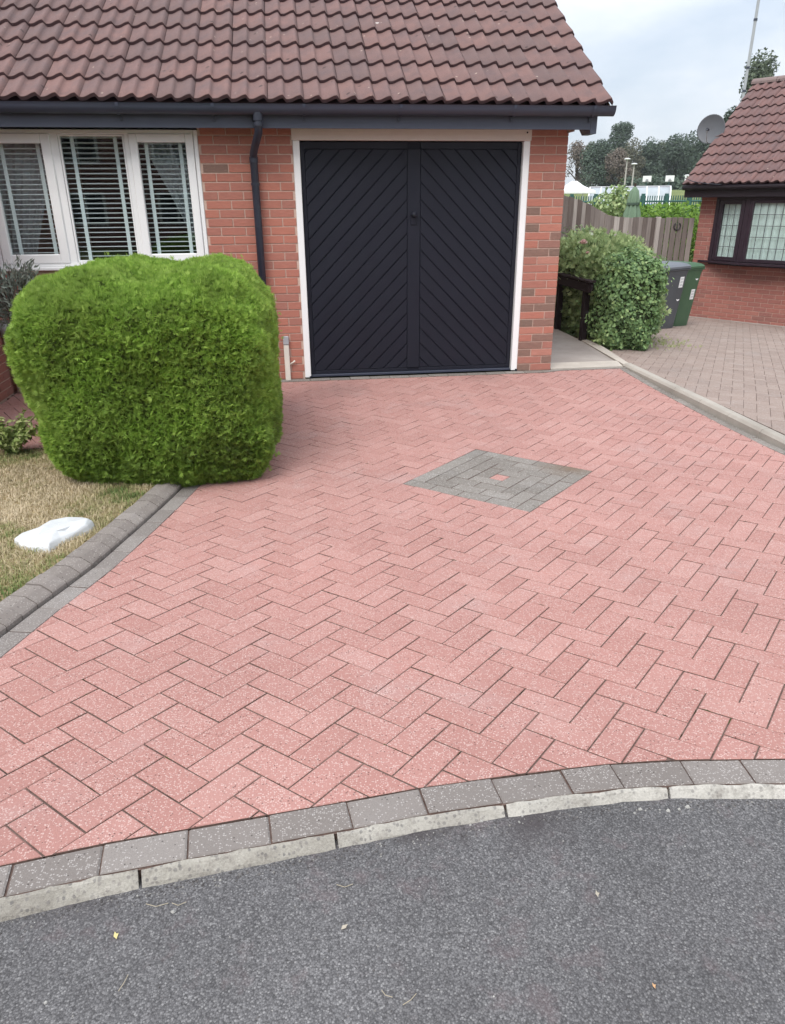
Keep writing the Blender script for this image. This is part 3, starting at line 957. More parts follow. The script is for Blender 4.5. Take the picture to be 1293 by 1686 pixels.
# ------------------------------------------------------------------ foliage helpers
def sprays(P, N, size, nb, spread, up, wid, tone, jitter=.5, droop=0.0):
    """fan-shaped sprays: at every point nb narrow blades fanning round the outward direction; returns V, F, rnd"""
    n = len(P)
    N = N/np.linalg.norm(N, axis=1, keepdims=True)
    D = N + rng.normal(0, jitter, (n, 3)); D[:, 2] += up
    D /= np.linalg.norm(D, axis=1, keepdims=True)
    T = np.cross(D, rng.normal(0, 1, (n, 3))); T /= np.linalg.norm(T, axis=1, keepdims=True)
    Q = np.cross(D, T)
    sz = size*rng.uniform(.65, 1.3, n)
    Vs, Fs = [], []
    for b in range(nb):
        a = (b/(max(nb-1, 1)) - .5)*spread
        ln = sz*(1-.35*abs(a)/max(spread, .01))*rng.uniform(.8, 1.1, n)
        d = D*math.cos(a) + T*math.sin(a)
        s_ = -D*math.sin(a) + T*math.cos(a)
        st = P + D*(sz*.12*(nb > 1))[:, None]
        w = (wid*sz)[:, None]
        dr = np.zeros((n, 3)); dr[:, 2] = -droop*ln
        mid = st + d*(ln*.5)[:, None] + Q*(ln*.10*rng.normal(0, 1, n))[:, None] + dr*.3
        tip = st + d*ln[:, None] + dr
        Vs.append(np.stack([st, mid + s_*w, tip, mid - s_*w], 1))
    V = np.concatenate(Vs, 1).reshape(-1, 3)
    o = np.arange(n*nb)[:, None]*4
    F = (o + np.array([[0, 1, 2, 3]]))
    r = np.repeat(np.clip(tone, 0, 1), nb)
    r = np.clip(r + rng.normal(0, .06, len(r)), 0, 1)
    return V, F, r
def leaves(P, N, size, ratio, tone, jitter=.6, up=0.0):
    """single folded leaves lying roughly along the surface"""
    n = len(P)
    N = N/np.linalg.norm(N, axis=1, keepdims=True) + rng.normal(0, jitter, (n, 3)); N[:, 2] += up
    N /= np.linalg.norm(N, axis=1, keepdims=True)
    T = np.cross(N, rng.normal(0, 1, (n, 3))); T /= np.linalg.norm(T, axis=1, keepdims=True)
    Q = np.cross(N, T)
    s_ = (size*rng.uniform(.55, 1.35, n))[:, None]
    c = P
    V = np.stack([c - T*s_*.5, c - T*s_*.12 + Q*s_*ratio*.5 + N*s_*.10, c + T*s_*.5, c - T*s_*.12 - Q*s_*ratio*.5 + N*s_*.10, c+N*s_*.0], 1).reshape(-1, 3)
    o = np.arange(n)[:, None]*5
    F = np.concatenate([o+[0, 4, 1], o+[4, 2, 1], o+[0, 3, 4], o+[4, 3, 2]], 1).reshape(-1, 3)
    r = np.repeat(np.clip(tone + rng.normal(0, .05, n), 0, 1), 4)
    return V, F, r
def superell(n, c, r, p, flatb=-1.0):
    """points and outward normals on a rounded box"""
    d = rng.uniform(-1, 1, (n, 3)); ax = rng.integers(0, 3, n)
    d[np.arange(n), ax] = np.sign(d[np.arange(n), ax])
    ex = np.array(p)
    k = (np.abs(d)**ex).sum(1)
    # solve the scale so that the sum of |x|^p is 1 (exponents differ per axis: a few fixed-point steps)
    sc = np.ones(n)
    for _ in range(30):
        f = (np.abs(d*sc[:, None])**ex).sum(1); sc *= f**(-1/ex.max()*.9)
    u = d*sc[:, None]
    g = np.sign(u)*ex*np.abs(u)**(ex-1)/np.array(r)
    g /= np.linalg.norm(g, axis=1, keepdims=True)
    return u*np.array(r)+np.array(c), g, u

# ------------------------------------------------------------------ the house with the garage
house = empty('brick_bungalow', (-2.6, 0, 0), 'red brick bungalow with an integral garage and a red brown tiled roof', 'house')
wall = MB()
BT = 2.30
def wbox(mb, x0, x1, z0, z1, y0=.006, y1=.10): mb.box(x0, x1, y0, y1, z0, z1)
wbox(wall, -.362, -.0025, -.1, BT)
wbox(wall, -3.37, -2.547, -.1, BT)
wbox(wall, -5.262, -3.372, -.1, 1.10)
wall.box(-.0965, -.006, .104, 9.0, -.1, BT)                  # side wall running back
wall.box(-9.0, -5.276, -2.6, 9.0, -.1, BT)                    # projecting wing at the left
wo = wall.build('wall', M_mortar, house, centre=False)
def lay_bricks(x0, x1, ncourse, first, per, parent, mat, rnd, z0=0.0, y=.0, joints=None, bevel=.0016):
    for c in range(z0 if isinstance(z0, int) else 0, ncourse):
        off = per[c % 2]
        k0 = math.floor((x0-off)/.225)-1
        j = off + k0*.225
        while j < x1:
            a, b = max(j+.005, x0), min(j+.220, x1)
            j += .225
            if b-a < .025: continue
            mb = MB()
            d = random.uniform(-.0012, .0012)
            mb.box(a, b, y+d, y+.03, c*.075+.005, c*.075+.0695, 0, rnd(a, b, c), bevel)
            mb.build('brick', mat, parent)
def r_left(a, b, c): return random.choice([.45, .5, .55, .6, .65, .7, .76]) + random.uniform(-.05, .05) if random.random() > .012 else .1
def r_right(a, b, c):
    short = (b-a) < .15
    v = random.random()
    if c > 20: return random.choice([.35, .45, .55, .7])
    if short: return random.uniform(0, .14) if v < .62 else random.uniform(.3, .8)
    return random.uniform(.06, .24) if v < .24 else random.uniform(.4, 1.0)
# pier right of the door: header and stretcher alternate (two joints a course)
for c in range(30):
    cuts = [-.357, -.1125, -.1025, 0] if c % 2 else [-.357, -.2275, -.2175, 0]
    for a, b in ((cuts[0], cuts[1]), (cuts[2], cuts[3])):
        mb = MB(); d = random.uniform(-.0012, .0012)
        mb.box(a, b, d, .03, c*.075+.005, c*.075+.0695, 0, r_right(a, b, c), .0016)
        mb.build('brick', M_brick, wo)
        if b == 0:
            mb = MB(); mb.box(-.03, 0.0, .032, .22 if (c % 2) else .105, c*.075+.005, c*.075+.0695, 0, r_right(0, .1, c), .0016)
            mb.build('brick', M_brick, wo)
lay_bricks(-3.366, -2.552, 30, 0, (-2.7845-.005, -2.672-.005), wo, M_brick, r_left)
lay_bricks(-5.258, -3.376, 14, 0, (-2.7845-.005, -2.672-.005), wo, M_brick, r_left)
# side face of the wing (faces right): the bricks near the window corner, and the rest of that face as one part
wing_rest = MB()
for c in range(0, 30):
    yj = -2.8 - (.1125 if c % 2 else 0)
    while yj < -.01:
        a, b = max(yj+.005, -2.598), min(yj+.22, -.004)
        yj += .225
        if b-a < .03: continue
        if a > -.75 and c < 15:
            mb = MB(); mb.box(-5.30, -5.271, a, b, c*.075+.005, c*.075+.0695, 0, random.uniform(.25, .4), .0016)
            mb.build('brick', M_brick, wo)
        else: wing_rest.box(-5.30, -5.271, a, b, c*.075+.005, c*.075+.0695, 0, random.uniform(.25, .6), .0016)
for c in range(0, 30):
    xj = -9.1 - (.1125 if c % 2 else 0)
    while xj < -5.28:
        a, b = xj+.005, min(xj+.22, -5.272)
        xj += .225
        if b-a > .03: wing_rest.box(a, b, -2.605, -2.58, c*.075+.005, c*.075+.0695, 0, random.uniform(.25, .6), .0016)
tag(wing_rest.build('bricks', M_brick, wo, centre=False), None, None, None, 'stuff')

# roof: concrete double-roman tiles in courses
PITCH = math.radians(31.9)
EY, EZ, VX = -.318, 2.391, .268
GAUGE = .334
def tile_profile(u):
    """height of the tile over one half (0..1), pan then roll"""
    u = u % 1.0
    if u < .83: return .002 + .034*(.5-.5*math.cos(math.pi*max(0.0, (u-.12)/.71)))
    t = (u-.83)/.17; return .002 + .034*(1 - t*t*(3-2*t))
def make_tile_mesh(name, width, length, rolls, mats, prof=tile_profile, nper=12, flip=False):
    """x across, y up the slope, z out of the slope; lower edge at y=0; the lap lifts the lower end"""
    me = bpy.data.meshes.new(name)
    n = nper*rolls
    us = [i/n for i in range(n+1)]
    vs, fs, mi = [], [], []
    tk = .017
    rows_ = [(0.0, .029), (.005, .033), (length*.5, .0185), (length+.05, .0015)]
    for (yy, lift) in rows_:
        for u in us:
            h = prof((u*rolls) if not flip else (1-u)*rolls)
            vs.append((u*width, yy, h+lift))
    for i in range(len(rows_)-1):
        for j in range(n):
            a = i*(n+1)+j
            fs.append((a, a+1, a+n+2, a+n+1)); mi.append(0)
    o = len(vs)
    for u in us:
        h = prof((u*rolls) if not flip else (1-u)*rolls)
        vs.append((u*width, .002, h+.029-tk-.012))
    for u in us:
        vs.append((u*width, length*.5, -.004))
    for j in range(n):
        fs.append((j+1, j, o+j, o+j+1)); mi.append(1)
        fs.append((o+j+1, o+j, o+n+1+j, o+n+2+j)); mi.append(1)
    fs.append((0, n+1, 2*(n+1), o+n+1, o)); mi.append(0)
    fs.append((n, o+n, o+2*n+1, 2*(n+1)+n, n+1+n)); mi.append(0)
    me.from_pydata(vs, [], fs)
    for m in mats: me.materials.append(m)
    me.polygons.foreach_set('material_index', mi)
    me.polygons.foreach_set('use_smooth', [m == 0 and i < 3*n for i, m in enumerate(mi)])
    at = me.attributes.new('rnd', 'FLOAT', 'FACE'); at.data.foreach_set('value', np.full(len(fs), .5, dtype=np.float32))
    me.update()
    return me
def tile_variants(base, k):
    out = []
    for i in range(k):
        m = base.copy()
        m.attributes['rnd'].data.foreach_set('value', np.full(len(m.polygons), (i+.5)/k, dtype=np.float32))
        out.append(m)
    return out
TV = tile_variants(make_tile_mesh('roof_tile', .2975, GAUGE, 2, [M_tile, M_tile_edge]), 8)
roof = MB()
cp, sp = math.cos(PITCH), math.sin(PITCH)
RIDGE = 4.6
# roof deck under the tiles, ridge line and back slope
def slope_pt(x, d, o): return (x, EY + d*cp - o*sp, EZ + d*sp + o*cp)
roof.add([slope_pt(-8.8, .02, -.012), slope_pt(VX-.01, .02, -.012), slope_pt(VX-.01, RIDGE, -.012), slope_pt(-8.8, RIDGE, -.012),
          (VX-.01, EY+2*RIDGE*cp, EZ), (-8.8, EY+2*RIDGE*cp, EZ)], [(0, 1, 2, 3), (3, 2, 4, 5)])
ro = roof.build('roof', M_tile_edge, house, centre=False)
Mt = Matrix(((1, 0, 0, 0), (0, cp, -sp, 0), (0, sp, cp, 0), (0, 0, 0, 1)))
hl = Vector(ORIG[house.name])
roofo = Vector(ORIG[ro.name])
for row in range(10):
    for kx in range(25):
        x0 = VX - (kx+1)*.30
        if x0 < -6.2 - row*.12 : continue
        o = bpy.data.objects.new('roof_tile', random.choice(TV))
        COL.objects.link(o)
        o.parent = ro
        p = Vector(slope_pt(x0, row*GAUGE, 0)) + Vector((random.uniform(-.002, .002), 0, random.uniform(-.001, .002)))
        R3 = Matrix.Rotation(random.uniform(-.004, .004), 4, 'Z')
        o.matrix_local = Matrix.Translation(p - roofo) @ Mt @ R3
up = MB()
rest = [slope_pt(-8.6, 10*GAUGE, .02), slope_pt(VX, 10*GAUGE, .02), slope_pt(VX, RIDGE, .02), slope_pt(-8.6, RIDGE, .02)]
up.add(rest, [(0, 1, 2, 3)], 0, .5)
tag(up.build('upper_tiles', M_tile, ro, centre=False), None, None, None, 'stuff')
gb_ = MB()
gb_.add([(-.02, -.20, 2.2), (-.02, EY+2*RIDGE*cp+.1, 2.2), (-.02, EY+2*RIDGE*cp-.1, EZ), slope_pt(-.02, RIDGE, -.02), slope_pt(-.02, .1, -.02)], [(0, 1, 2, 3, 4)])
gb_.build('gable', M_mortar, house, centre=False)
gi_ = MB(); gi_.add([(-2.6, .12, 0), (-.1, .12, 0), (-.1, 5, 0), (-2.6, 5, 0), (-2.6, .12, 2.3), (-.1, .12, 2.3), (-.1, 5, 2.3), (-2.6, 5, 2.3)], [(0, 1, 2, 3), (4, 7, 6, 5), (3, 2, 6, 7), (0, 3, 7, 4), (1, 5, 6, 2)])
gi_.build('garage_room', M_room, house)
# verge mortar line under the right-hand tiles and barge board
vg = MB()
vg.add([slope_pt(VX-.03, 0, -.06), slope_pt(VX-.03, RIDGE, -.06), slope_pt(VX-.03, RIDGE, .012), slope_pt(VX-.03, 0, .012)], [(0, 1, 2, 3)])
vg.build('verge', M_mortar, house, centre=False)
bb = MB()
def sl_box(mb, x0, x1, d0, d1, o0, o1, r=0.0):
    vs = [slope_pt(x, d, o) for o in (o0, o1) for (x, d) in ((x0, d0), (x1, d0), (x1, d1), (x0, d1))]
    mb.add(vs, [(0,3,2,1),(4,5,6,7),(0,1,5,4),(1,2,6,5),(2,3,7,6),(3,0,4,7)], 0, r)
sl_box(bb, .155, .18, .12, RIDGE, -.20, -.066)
bb.build('bargeboard', M_fascia, house, centre=False)
# soffit, fascia, box end
so = MB(); so.box(-5.274, .10, -.205, .002, 2.240, 2.252); so.build('soffit', M_fascia, house)
fa = MB(); fa.box(-8.8, .118, -.224, -.206, 2.212, 2.436, 0, 0, .002); fa.build('fascia', M_fascia, house)
be = MB()
be.prism([(-.224, 2.18), (-.224, 2.36), (-.1, 2.44), (.10, 2.56), (.10, 2.26), (-.02, 2.18)], .1185, .175, M=Matrix(((0,0,1,0),(1,0,0,0),(0,1,0,0),(0,0,0,1))))
be.build('box_end', M_fascia, house)
# half-round gutter with brackets and a stop end
gu = MB()
def gz0(x): return 2.388 - .002*abs(x+2.83)*0 + .0028*max(0, x+2.83)*.9 + .001*max(0, -2.83-x)
GR, GC = .056, -.284
gx = list(np.linspace(-8.8, .295, 60))
prof = [(GC + GR*math.cos(a), GR*math.sin(a)*1.35) for a in np.linspace(math.pi, 2*math.pi, 11)]
prof = [(prof[0][0]-.004, .004)] + prof + [(prof[-1][0]-.003, .006), (prof[-1][0]-.009, .004)]
vs = [(x, y, gz0(x)-.008+z) for x in gx for (y, z) in prof]; m_ = len(prof)
gu.add(vs, [(i*m_+j, (i+1)*m_+j, (i+1)*m_+j+1, i*m_+j+1) for i in range(len(gx)-1) for j in range(m_-1)])
gu.add([(gx[-1], y, gz0(gx[-1])-.008+z) for (y, z) in prof[1:-2]], [tuple(range(m_-3))])
guo = gu.build('gutter', M_slate, house, smooth=True, centre=False)
for x in (-5.05, -3.95, -3.19, -2.44, -1.62, -.62, .10):
    b = MB()
    pr = [(GC + (GR+.010)*math.cos(a), (GR*1.35+.009)*math.sin(a)) for a in np.linspace(math.pi, 2*math.pi, 11)]
    vs = [(xx, y, gz0(x)-.006+z) for xx in (x-.013, x+.013) for (y, z) in pr]; m_ = len(pr)
    b.add(vs, [(j, m_+j, m_+j+1, j+1) for j in range(m_-1)])
    b.box(x-.011, x+.011, -.240, -.2245, gz0(x)-.125, gz0(x)-.05)
    b.build('gutter_bracket', M_slate, guo)
# downpipe with outlet, swan neck and collars
dp = MB()
dp.tube([(-2.828, -.284, 2.30), (-2.828, -.284, 2.225), (-2.832, -.262, 2.175), (-2.868, -.17, 2.09), (-2.893, -.085, 2.03), (-2.897, -.062, 1.98), (-2.897, -.060, 1.5), (-2.897, -.060, .02)], .034, 14)
dpo = dp.build('downpipe', M_pipe, house, smooth=True)
for (c0, c1, r_) in (((-2.828, -.284, 2.325), (-2.828, -.284, 2.262), .041), ((-2.828, -.284, 2.25), (-2.828, -.284, 2.222), .039), ((-2.897, -.061, 2.0), (-2.897, -.061, 1.955), .0385), ((-2.897, -.060, 1.79), (-2.897, -.060, 1.77), .040)):
    b = MB(); b.tube([c0, c1], r_, 14); b.build('collar', M_pipe, dpo)
wr = MB(); wr.tube([(-2.878, -.226, 2.34), (-2.878, -.228, 2.27), (-2.862, -.24, 2.235), (-2.85, -.25, 2.19), (-2.855, -.23, 2.16)], .0035, 5); wr.build('cable', M_pipe, house)

# front window: three lights, blinds and curtains
WX0, WX1, WZ0, WZ1 = -5.22, -3.372, 1.105, 2.216
win = MB()
ofw = .035
def frame_ring(mb, x0, x1, z0, z1, w, y0, y1, ch=.004, wt=None, wb=None):
    wt = wt or w; wb = wb or w
    mb.box(x0, x0+w, y0, y1, z0, z1, 0, 0, ch); mb.box(x1-w, x1, y0, y1, z0, z1, 0, 0, ch)
    mb.box(x0+w, x1-w, y0+.0007, y1-.0007, z1-wt, z1, 0, 0, ch); mb.box(x0+w, x1-w, y0+.0007, y1-.0007, z0, z0+wb, 0, 0, ch)
frame_ring(win, WX0, WX1, WZ0, WZ1, .034, -.004, .09, .004)
win.box(-4.628+.012, -4.545, .004, .088, WZ0+.034, WZ1-.034, 0, 0, .003)
win.box(-3.995, -3.915+.004, .004, .088, WZ0+.034, WZ1-.034, 0, 0, .003)
wino = win.build('window', M_white, house)
def sash(x0, x1, z0, z1, w, y0):
    mb = MB(); frame_ring(mb, x0, x1, z0, z1, w, y0, y0+.06, .006); return mb.build('sash', M_white, wino)
sash(-5.180, -4.606, WZ0+.03, 2.186, .078, -.012)
sash(-3.955, -3.410, WZ0+.03, 2.186, .068, -.012)
cf = MB(); frame_ring(cf, -4.543, -3.997, WZ0+.036, WZ1-.036, .016, .014, .05, .003); cf.build('glazing_bead', M_white, wino)
lights = [(-5.103, -4.684, 1.190, 2.110), (-4.528, -4.012, 1.155, 2.166), (-3.888, -3.477, 1.190, 2.120)]
for (x0, x1, z0, z1) in lights:
    g_ = MB(); g_.box(x0-.004, x1+.004, .028, .032, z0-.03, z1+.02); g_.build('pane', M_glass, wino)
    z = z0 - .05
    while z < z1 - .005:
        # slightly tilted slats
        mb = MB()
        a = math.radians(-7)
        Mx = Matrix.Translation((0, .105, z)) @ Matrix.Rotation(a, 4, 'X')
        mb.box(x0-.02, x1+.02, -.024, .024, -.0022, .0022, 0, 0, 0, Mx)
        mb.build('blind_slat', M_slat, wino)
        z += .0405
    wdt = x1-x0
    for fx_ in ((.16, .86) if wdt > .45 else ((.155, .87) if x0 < -4.6 else (.15, .86))):
        xx = x0 + wdt*fx_
        mb = MB(); mb.box(xx-.016, xx+.016, .0765, .0785, z0-.06, z1+.03); mb.build('blind_tape', M_slat, wino)
sb = MB(); sb.box(WX0-.02, WX1+.012, -.045, .02, WZ0-.03, WZ0-.001, 0, 0, .006); sb.build('sill', M_white, wino)
# the dim room behind, with curtains drawn to the sides
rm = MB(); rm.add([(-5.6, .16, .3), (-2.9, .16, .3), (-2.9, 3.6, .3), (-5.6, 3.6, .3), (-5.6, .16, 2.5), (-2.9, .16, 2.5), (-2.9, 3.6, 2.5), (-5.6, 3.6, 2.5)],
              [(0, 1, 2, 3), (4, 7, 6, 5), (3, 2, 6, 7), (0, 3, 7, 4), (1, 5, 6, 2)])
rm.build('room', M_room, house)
def curtain(xa, xb, sweep):
    mb = MB(); n = 40; rows_ = 12
    for i in range(rows_+1):
        z = 1.05 + 1.15*i/rows_
        for j in range(n+1):
            t = j/n
            k = sweep(i/rows_)
            x = xa + (xb-xa)*k*t
            mb.v.append((x, .26 + .025*math.sin(t*44) + .01*math.sin(t*17+i*.2), z))
    for i in range(rows_):
        for j in range(n):
            a = i*(n+1)+j; mb.f.append((a, a+1, a+n+2, a+n+1)); mb.m.append(0); mb.r.append(0)
    mb.build('curtain', M_curtain, house, smooth=True)
curtain(-5.22, -4.55, lambda h: .35 + .65*h**1.3)
curtain(-3.34, -3.93, lambda h: .18 + .82*h**1.2)

# garage door in its frame
dfr = MB()
dfr.box(-2.547, -2.487, -.004, .09, .012, 2.1365, 0, 0, .004)
dfo = dfr.build('door_jamb', M_white, house)
dfr = MB(); dfr.box(-.424, -.3635, -.004, .09, .012, 2.1365, 0, 0, .004); dfr.build('door_jamb', M_white, house)
lt = MB(); lt.box(-2.556, -.356, -.012, .09, 2.138, 2.236, 0, 0, .003); lt.build('lintel_trim', M_trim, house)
for xx in (-2.49, -.372):
    b = MB(); b.box(xx-.012, xx+.012, -.010, .01, .004, .026); b.build('floor_stop', M_groove, house)
sc_ = MB(); sc_.tube([(-.40, -.0155, 2.205), (-.40, -.010, 2.205)], .008, 8); sc_.build('screw_cap', M_groove, house)
DX0, DX1, DZ0, DZ1, DY = -2.483, -.428, .034, 2.128, .045
CXa, CXb = -1.505, -1.385
gd_ = MB()
gd_.box(DX0, DX1, DY+.011, DY+.035, DZ0, DZ1)                      # back sheet, the floor of the grooves
gdo = gd_.build('garage_door', M_groove, house)
fr_ = MB()
for (x0, x1, z0, z1) in ((DX0, DX0+.036, DZ0, DZ1), (DX1-.036, DX1, DZ0, DZ1), (CXa, CXb, DZ0+.034, DZ1-.056)):
    fr_.box(x0, x1, DY, DY+.0105, z0, z1, 0, 0, .002)
for (x0, x1) in ((DX0+.0365, CXa-.0005), (CXb+.0005, DX1-.0365)):
    fr_.box(x0, x1, DY+.0004, DY+.0105, DZ1-.055, DZ1, 0, 0, .002); fr_.box(x0, x1, DY+.0004, DY+.0105, DZ0, DZ0+.032, 0, 0, .002)
fr_.build('door_stile', M_door, gdo)
def planks(x0, x1, z0, z1, sgn):
    """boards at 45 degrees; sgn +1 rises to the right"""
    rect = [(x0, z0), (x1, z0), (x1, z1), (x0, z1)]
    pitch = .1045
    s2_ = math.sqrt(.5)
    xc = CXa if sgn > 0 else CXb
    for k in range(-20, 40):
        # distance measured across the boards from the point on the centre stile at the top
        c0 = k*pitch + .006; c1 = (k+1)*pitch - .006
        if sgn > 0: q = lambda c, t: (xc + (-c*s2_*-1 - 0)*0 + t*s2_ - c*s2_*-1*0 + c*s2_, 1.06 + t*s2_ - c*s2_)
        else: q = lambda c, t: (xc + t*s2_ - c*s2_, 1.06 - t*s2_ - c*s2_)
        para = [q(c0, -4), q(c0, 4), q(c1, 4), q(c1, -4)]
        if area(para) < 0: para = para[::-1]
        p = clip_poly(rect, para)
        if len(p) < 3 or abs(area(p)) < .0004: continue
        if area(p) < 0: p = p[::-1]
        ins = inset(p, .0035)
        n = len(p)
        mb = MB()
        vs = [(a, DY+.0012, b) for a, b in ins] + [(a, DY+.0075, b) for a, b in p] + [(a, DY+.011, b) for a, b in p]
        fs = [tuple(range(n))]
        for i in range(n):
            j = (i+1) % n
            fs.append((n+i, n+j, j, i)); fs.append((2*n+i, 2*n+j, n+j, n+i))
        mb.add(vs, fs, 0, random.random())
        mb.build('plank', M_door, gdo)
planks(DX0+.038, CXa-.003, DZ0+.036, DZ1-.058, +1)
planks(CXb+.003, DX1-.038, DZ0+.036, DZ1-.058, -1)
ws = MB(); ws.box(DX0-.002, DX1+.002, DY-.022, DY+.03, .008, .032, 0, 0, .004); ws.build('weather_bar', M_slate, gdo)
hp = MB(); hp.box(-1.474, -1.416, DY-.008, DY, 1.425, 1.545, 0, 0, .003); hpo = hp.build('lock_plate', M_door, gdo)
kn = MB(); kn.lathe([(.0, .045), (.018, .043), (.026, .034), (.024, .022), (.011, .014), (.011, 0)], 14, M=Matrix.Translation((-1.445, DY-.008, 1.515)) @ Matrix.Rotation(math.radians(90), 4, 'X'))
kn.build('door_knob', M_door, gdo, smooth=True)
lv = MB(); lv.box(-1.478, -1.412, DY-.026, DY-.012, 1.508, 1.522, 0, 0, .004); lv.build('lever', M_door, gdo)
kb = MB(); kb.box(-2.482, -2.462, DY-.012, DY, .70, .86, 0, 0, .003); kb.build('hinge_plate', M_door, gdo)

# small conduit beside the door and the meter pipe at the left corner
cd = MB(); cd.box(-2.742, -2.690, -.032, -.003, -.01, .345, 0, 0, .006); cdo = cd.build('conduit', M_cream_pl, house)
cc = MB(); cc.box(-2.744, -2.688, -.036, -.003, .347, .43, 0, 0, .006); cc.build('conduit_cap', M_grey_pl, cdo)
ov = MB(); ov.tube([(-2.688, -.018, .155), (-2.655, -.022, .175), (-2.640, -.030, .190)], .008, 8); ov.build('overflow_pipe', M_cream_pl, house, smooth=True)
mp = MB(); mp.tube([(-5.235, -.165, .60), (-5.232, -.162, .42), (-5.222, -.15, .22), (-5.20, -.14, .12), (-5.19, -.13, .0)], [.032, .030, .030, .045, .055], 10)
mpo = mp.build('meter_pipe', M_cream_pl, house, smooth=True)
mc = MB(); mc.tube([(-5.235, -.165, .66), (-5.235, -.165, .52)], .039, 12); mc.build('pipe_collar', M_grey_pl, mpo, smooth=True)

# ------------------------------------------------------------------ conifer hedge
hedge = empty('conifer_hedge', (-3.60, -2.02, -.03), 'large rounded box of clipped bright green conifer in front of the window', 'hedge')
HC, HR, HP = (-3.528, -2.03, .58), (.750, .945, .655), (5.2, 5.2, 5.6)
def hedge_shape(P, u):
    """taper at foot and crown, lumps, and the hollow in the top"""
    P = P.copy()
    z = u[:, 2]
    k = np.interp(z, [-1, -.72, -.2, .3, .8, 1.0], [.81, .89, 1.0, 1.0, .965, .93])
    P[:, 0] = HC[0] + (P[:, 0]-HC[0])*k
    P[:, 1] = HC[1] + (P[:, 1]-HC[1])*np.interp(z, [-1, -.5, .3, 1], [.97, 1.0, .99, .95])
    P[:, 0] += .10*np.clip(-z, 0, 1)**1.5*(1) - .03*np.clip(z, 0, 1)
    lump = .024*np.sin(P[:, 0]*9+1.2)*np.sin(P[:, 2]*8+.5) + .018*np.sin(P[:, 1]*11+P[:, 2]*9) + .012*np.sin(P[:, 0]*23+P[:, 2]*17)*np.sin(P[:, 2]*27-P[:, 0]*11)
    hol = np.exp(-((P[:, 0]+3.55)**2/.014 + (P[:, 1]+2.35)**2/.10)) * (z > .5)
    P[:, 2] -= .11*hol
    return P, lump
n = 150000
P, N, u = superell(n, HC, HR, HP)
P, lump = hedge_shape(P, u)
keep = (P[:, 2] > -.03)
P, N, u, lump = P[keep], N[keep], u[keep], lump[keep]
depth = rng.gamma(1.2, .013, len(P)) - rng.gamma(1.0, .009, len(P))*(rng.uniform(0, 1, len(P)) > .94)
gaps = (np.sin(P[:, 0]*31+P[:, 2]*19)*np.sin(P[:, 2]*37-P[:, 1]*23+1.0) > .86) & (rng.uniform(0, 1, len(P)) > .25)
depth = np.where(gaps, depth+.045, depth)                    # small openings between the shoots
P = P + N*(lump - depth)[:, None]
clump = fnoise(P[:, 0]*2.2+P[:, 2], P[:, 2]*2.1+P[:, 1], 1.3)
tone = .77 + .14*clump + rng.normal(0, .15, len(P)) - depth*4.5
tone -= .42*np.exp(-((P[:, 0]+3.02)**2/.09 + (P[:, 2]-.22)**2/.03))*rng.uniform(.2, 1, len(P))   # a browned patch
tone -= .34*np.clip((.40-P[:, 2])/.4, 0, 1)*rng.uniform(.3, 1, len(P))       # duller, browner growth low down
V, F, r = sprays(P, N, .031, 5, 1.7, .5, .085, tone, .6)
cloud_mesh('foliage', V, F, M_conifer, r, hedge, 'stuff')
co = MB(); nu, nv = 36, 22
def core(mb, c, r, p, sh, zmin, f=.93):
    for i in range(nv+1):
        for j in range(nu):
            th_, ph = -math.pi/2+math.pi*i/nv, 2*math.pi*j/nu
            d = np.array([math.cos(th_)*math.cos(ph), math.cos(th_)*math.sin(ph), math.sin(th_)])
            s_ = 1.0
            for _ in range(40): s_ *= float((np.abs(d*s_)**np.array(p)).sum())**(-1/max(p)*.9)
            uu = (d*s_)[None]
            q = uu*np.array(r)*f+np.array(c)
            if sh: q, _l = sh(q, uu)
            q = q[0]
            mb.v.append((q[0], q[1], max(q[2], zmin)))
    for i in range(nv):
        for j in range(nu):
            mb.f.append((i*nu+j, i*nu+(j+1) % nu, (i+1)*nu+(j+1) % nu, (i+1)*nu+j)); mb.m.append(0); mb.r.append(0)
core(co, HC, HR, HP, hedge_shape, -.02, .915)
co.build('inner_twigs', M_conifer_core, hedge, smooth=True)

# ------------------------------------------------------------------ small plants at the left
def twig(mb, pts, r): mb.tube(pts, r, 6)
random.seed(5)
sh = empty('silver_shrub', (-4.98, -.55, 0), 'grey green shrub with narrow leaves below the left end of the window', 'shrub')
st = MB()
ends = []
for k in range(26):
    a, b = random.uniform(0, 6.28), random.uniform(.06, .24)
    e = (-4.96+b*math.cos(a), -.62+b*math.sin(a)*.8, random.uniform(.86, 1.19))
    twig(st, [(-4.93, -.6, .0), (-4.94+.02*math.cos(a), -.6, .5), (-4.95+.5*b*math.cos(a), -.61, .78), e], [.012, .010, .006, .003]); ends.append(e)
st.build('stems', M_bark, sh)
pts = []
for e in ends:
    for _ in range(95):
        t = random.random()
        pts.append((e[0]+random.gauss(0, .045), e[1]+random.gauss(0, .045), e[2]-.16*t+random.gauss(0, .03)))
P = np.array(pts); N = P-np.array([-4.96, -.62, .85])
V, F, r = sprays(P, N, .052, 1, 0, .5, .13, rng.uniform(0, 1, len(P)), .6)
cloud_mesh('foliage', V, F, M_silver, r, sh, 'stuff')
random.seed(23)
pt = empty('garden_plant', (-4.66, -2.04, 0), 'low yellow green leafy plant at the edge of the dry lawn', 'plant')
ps = MB(); pts = []
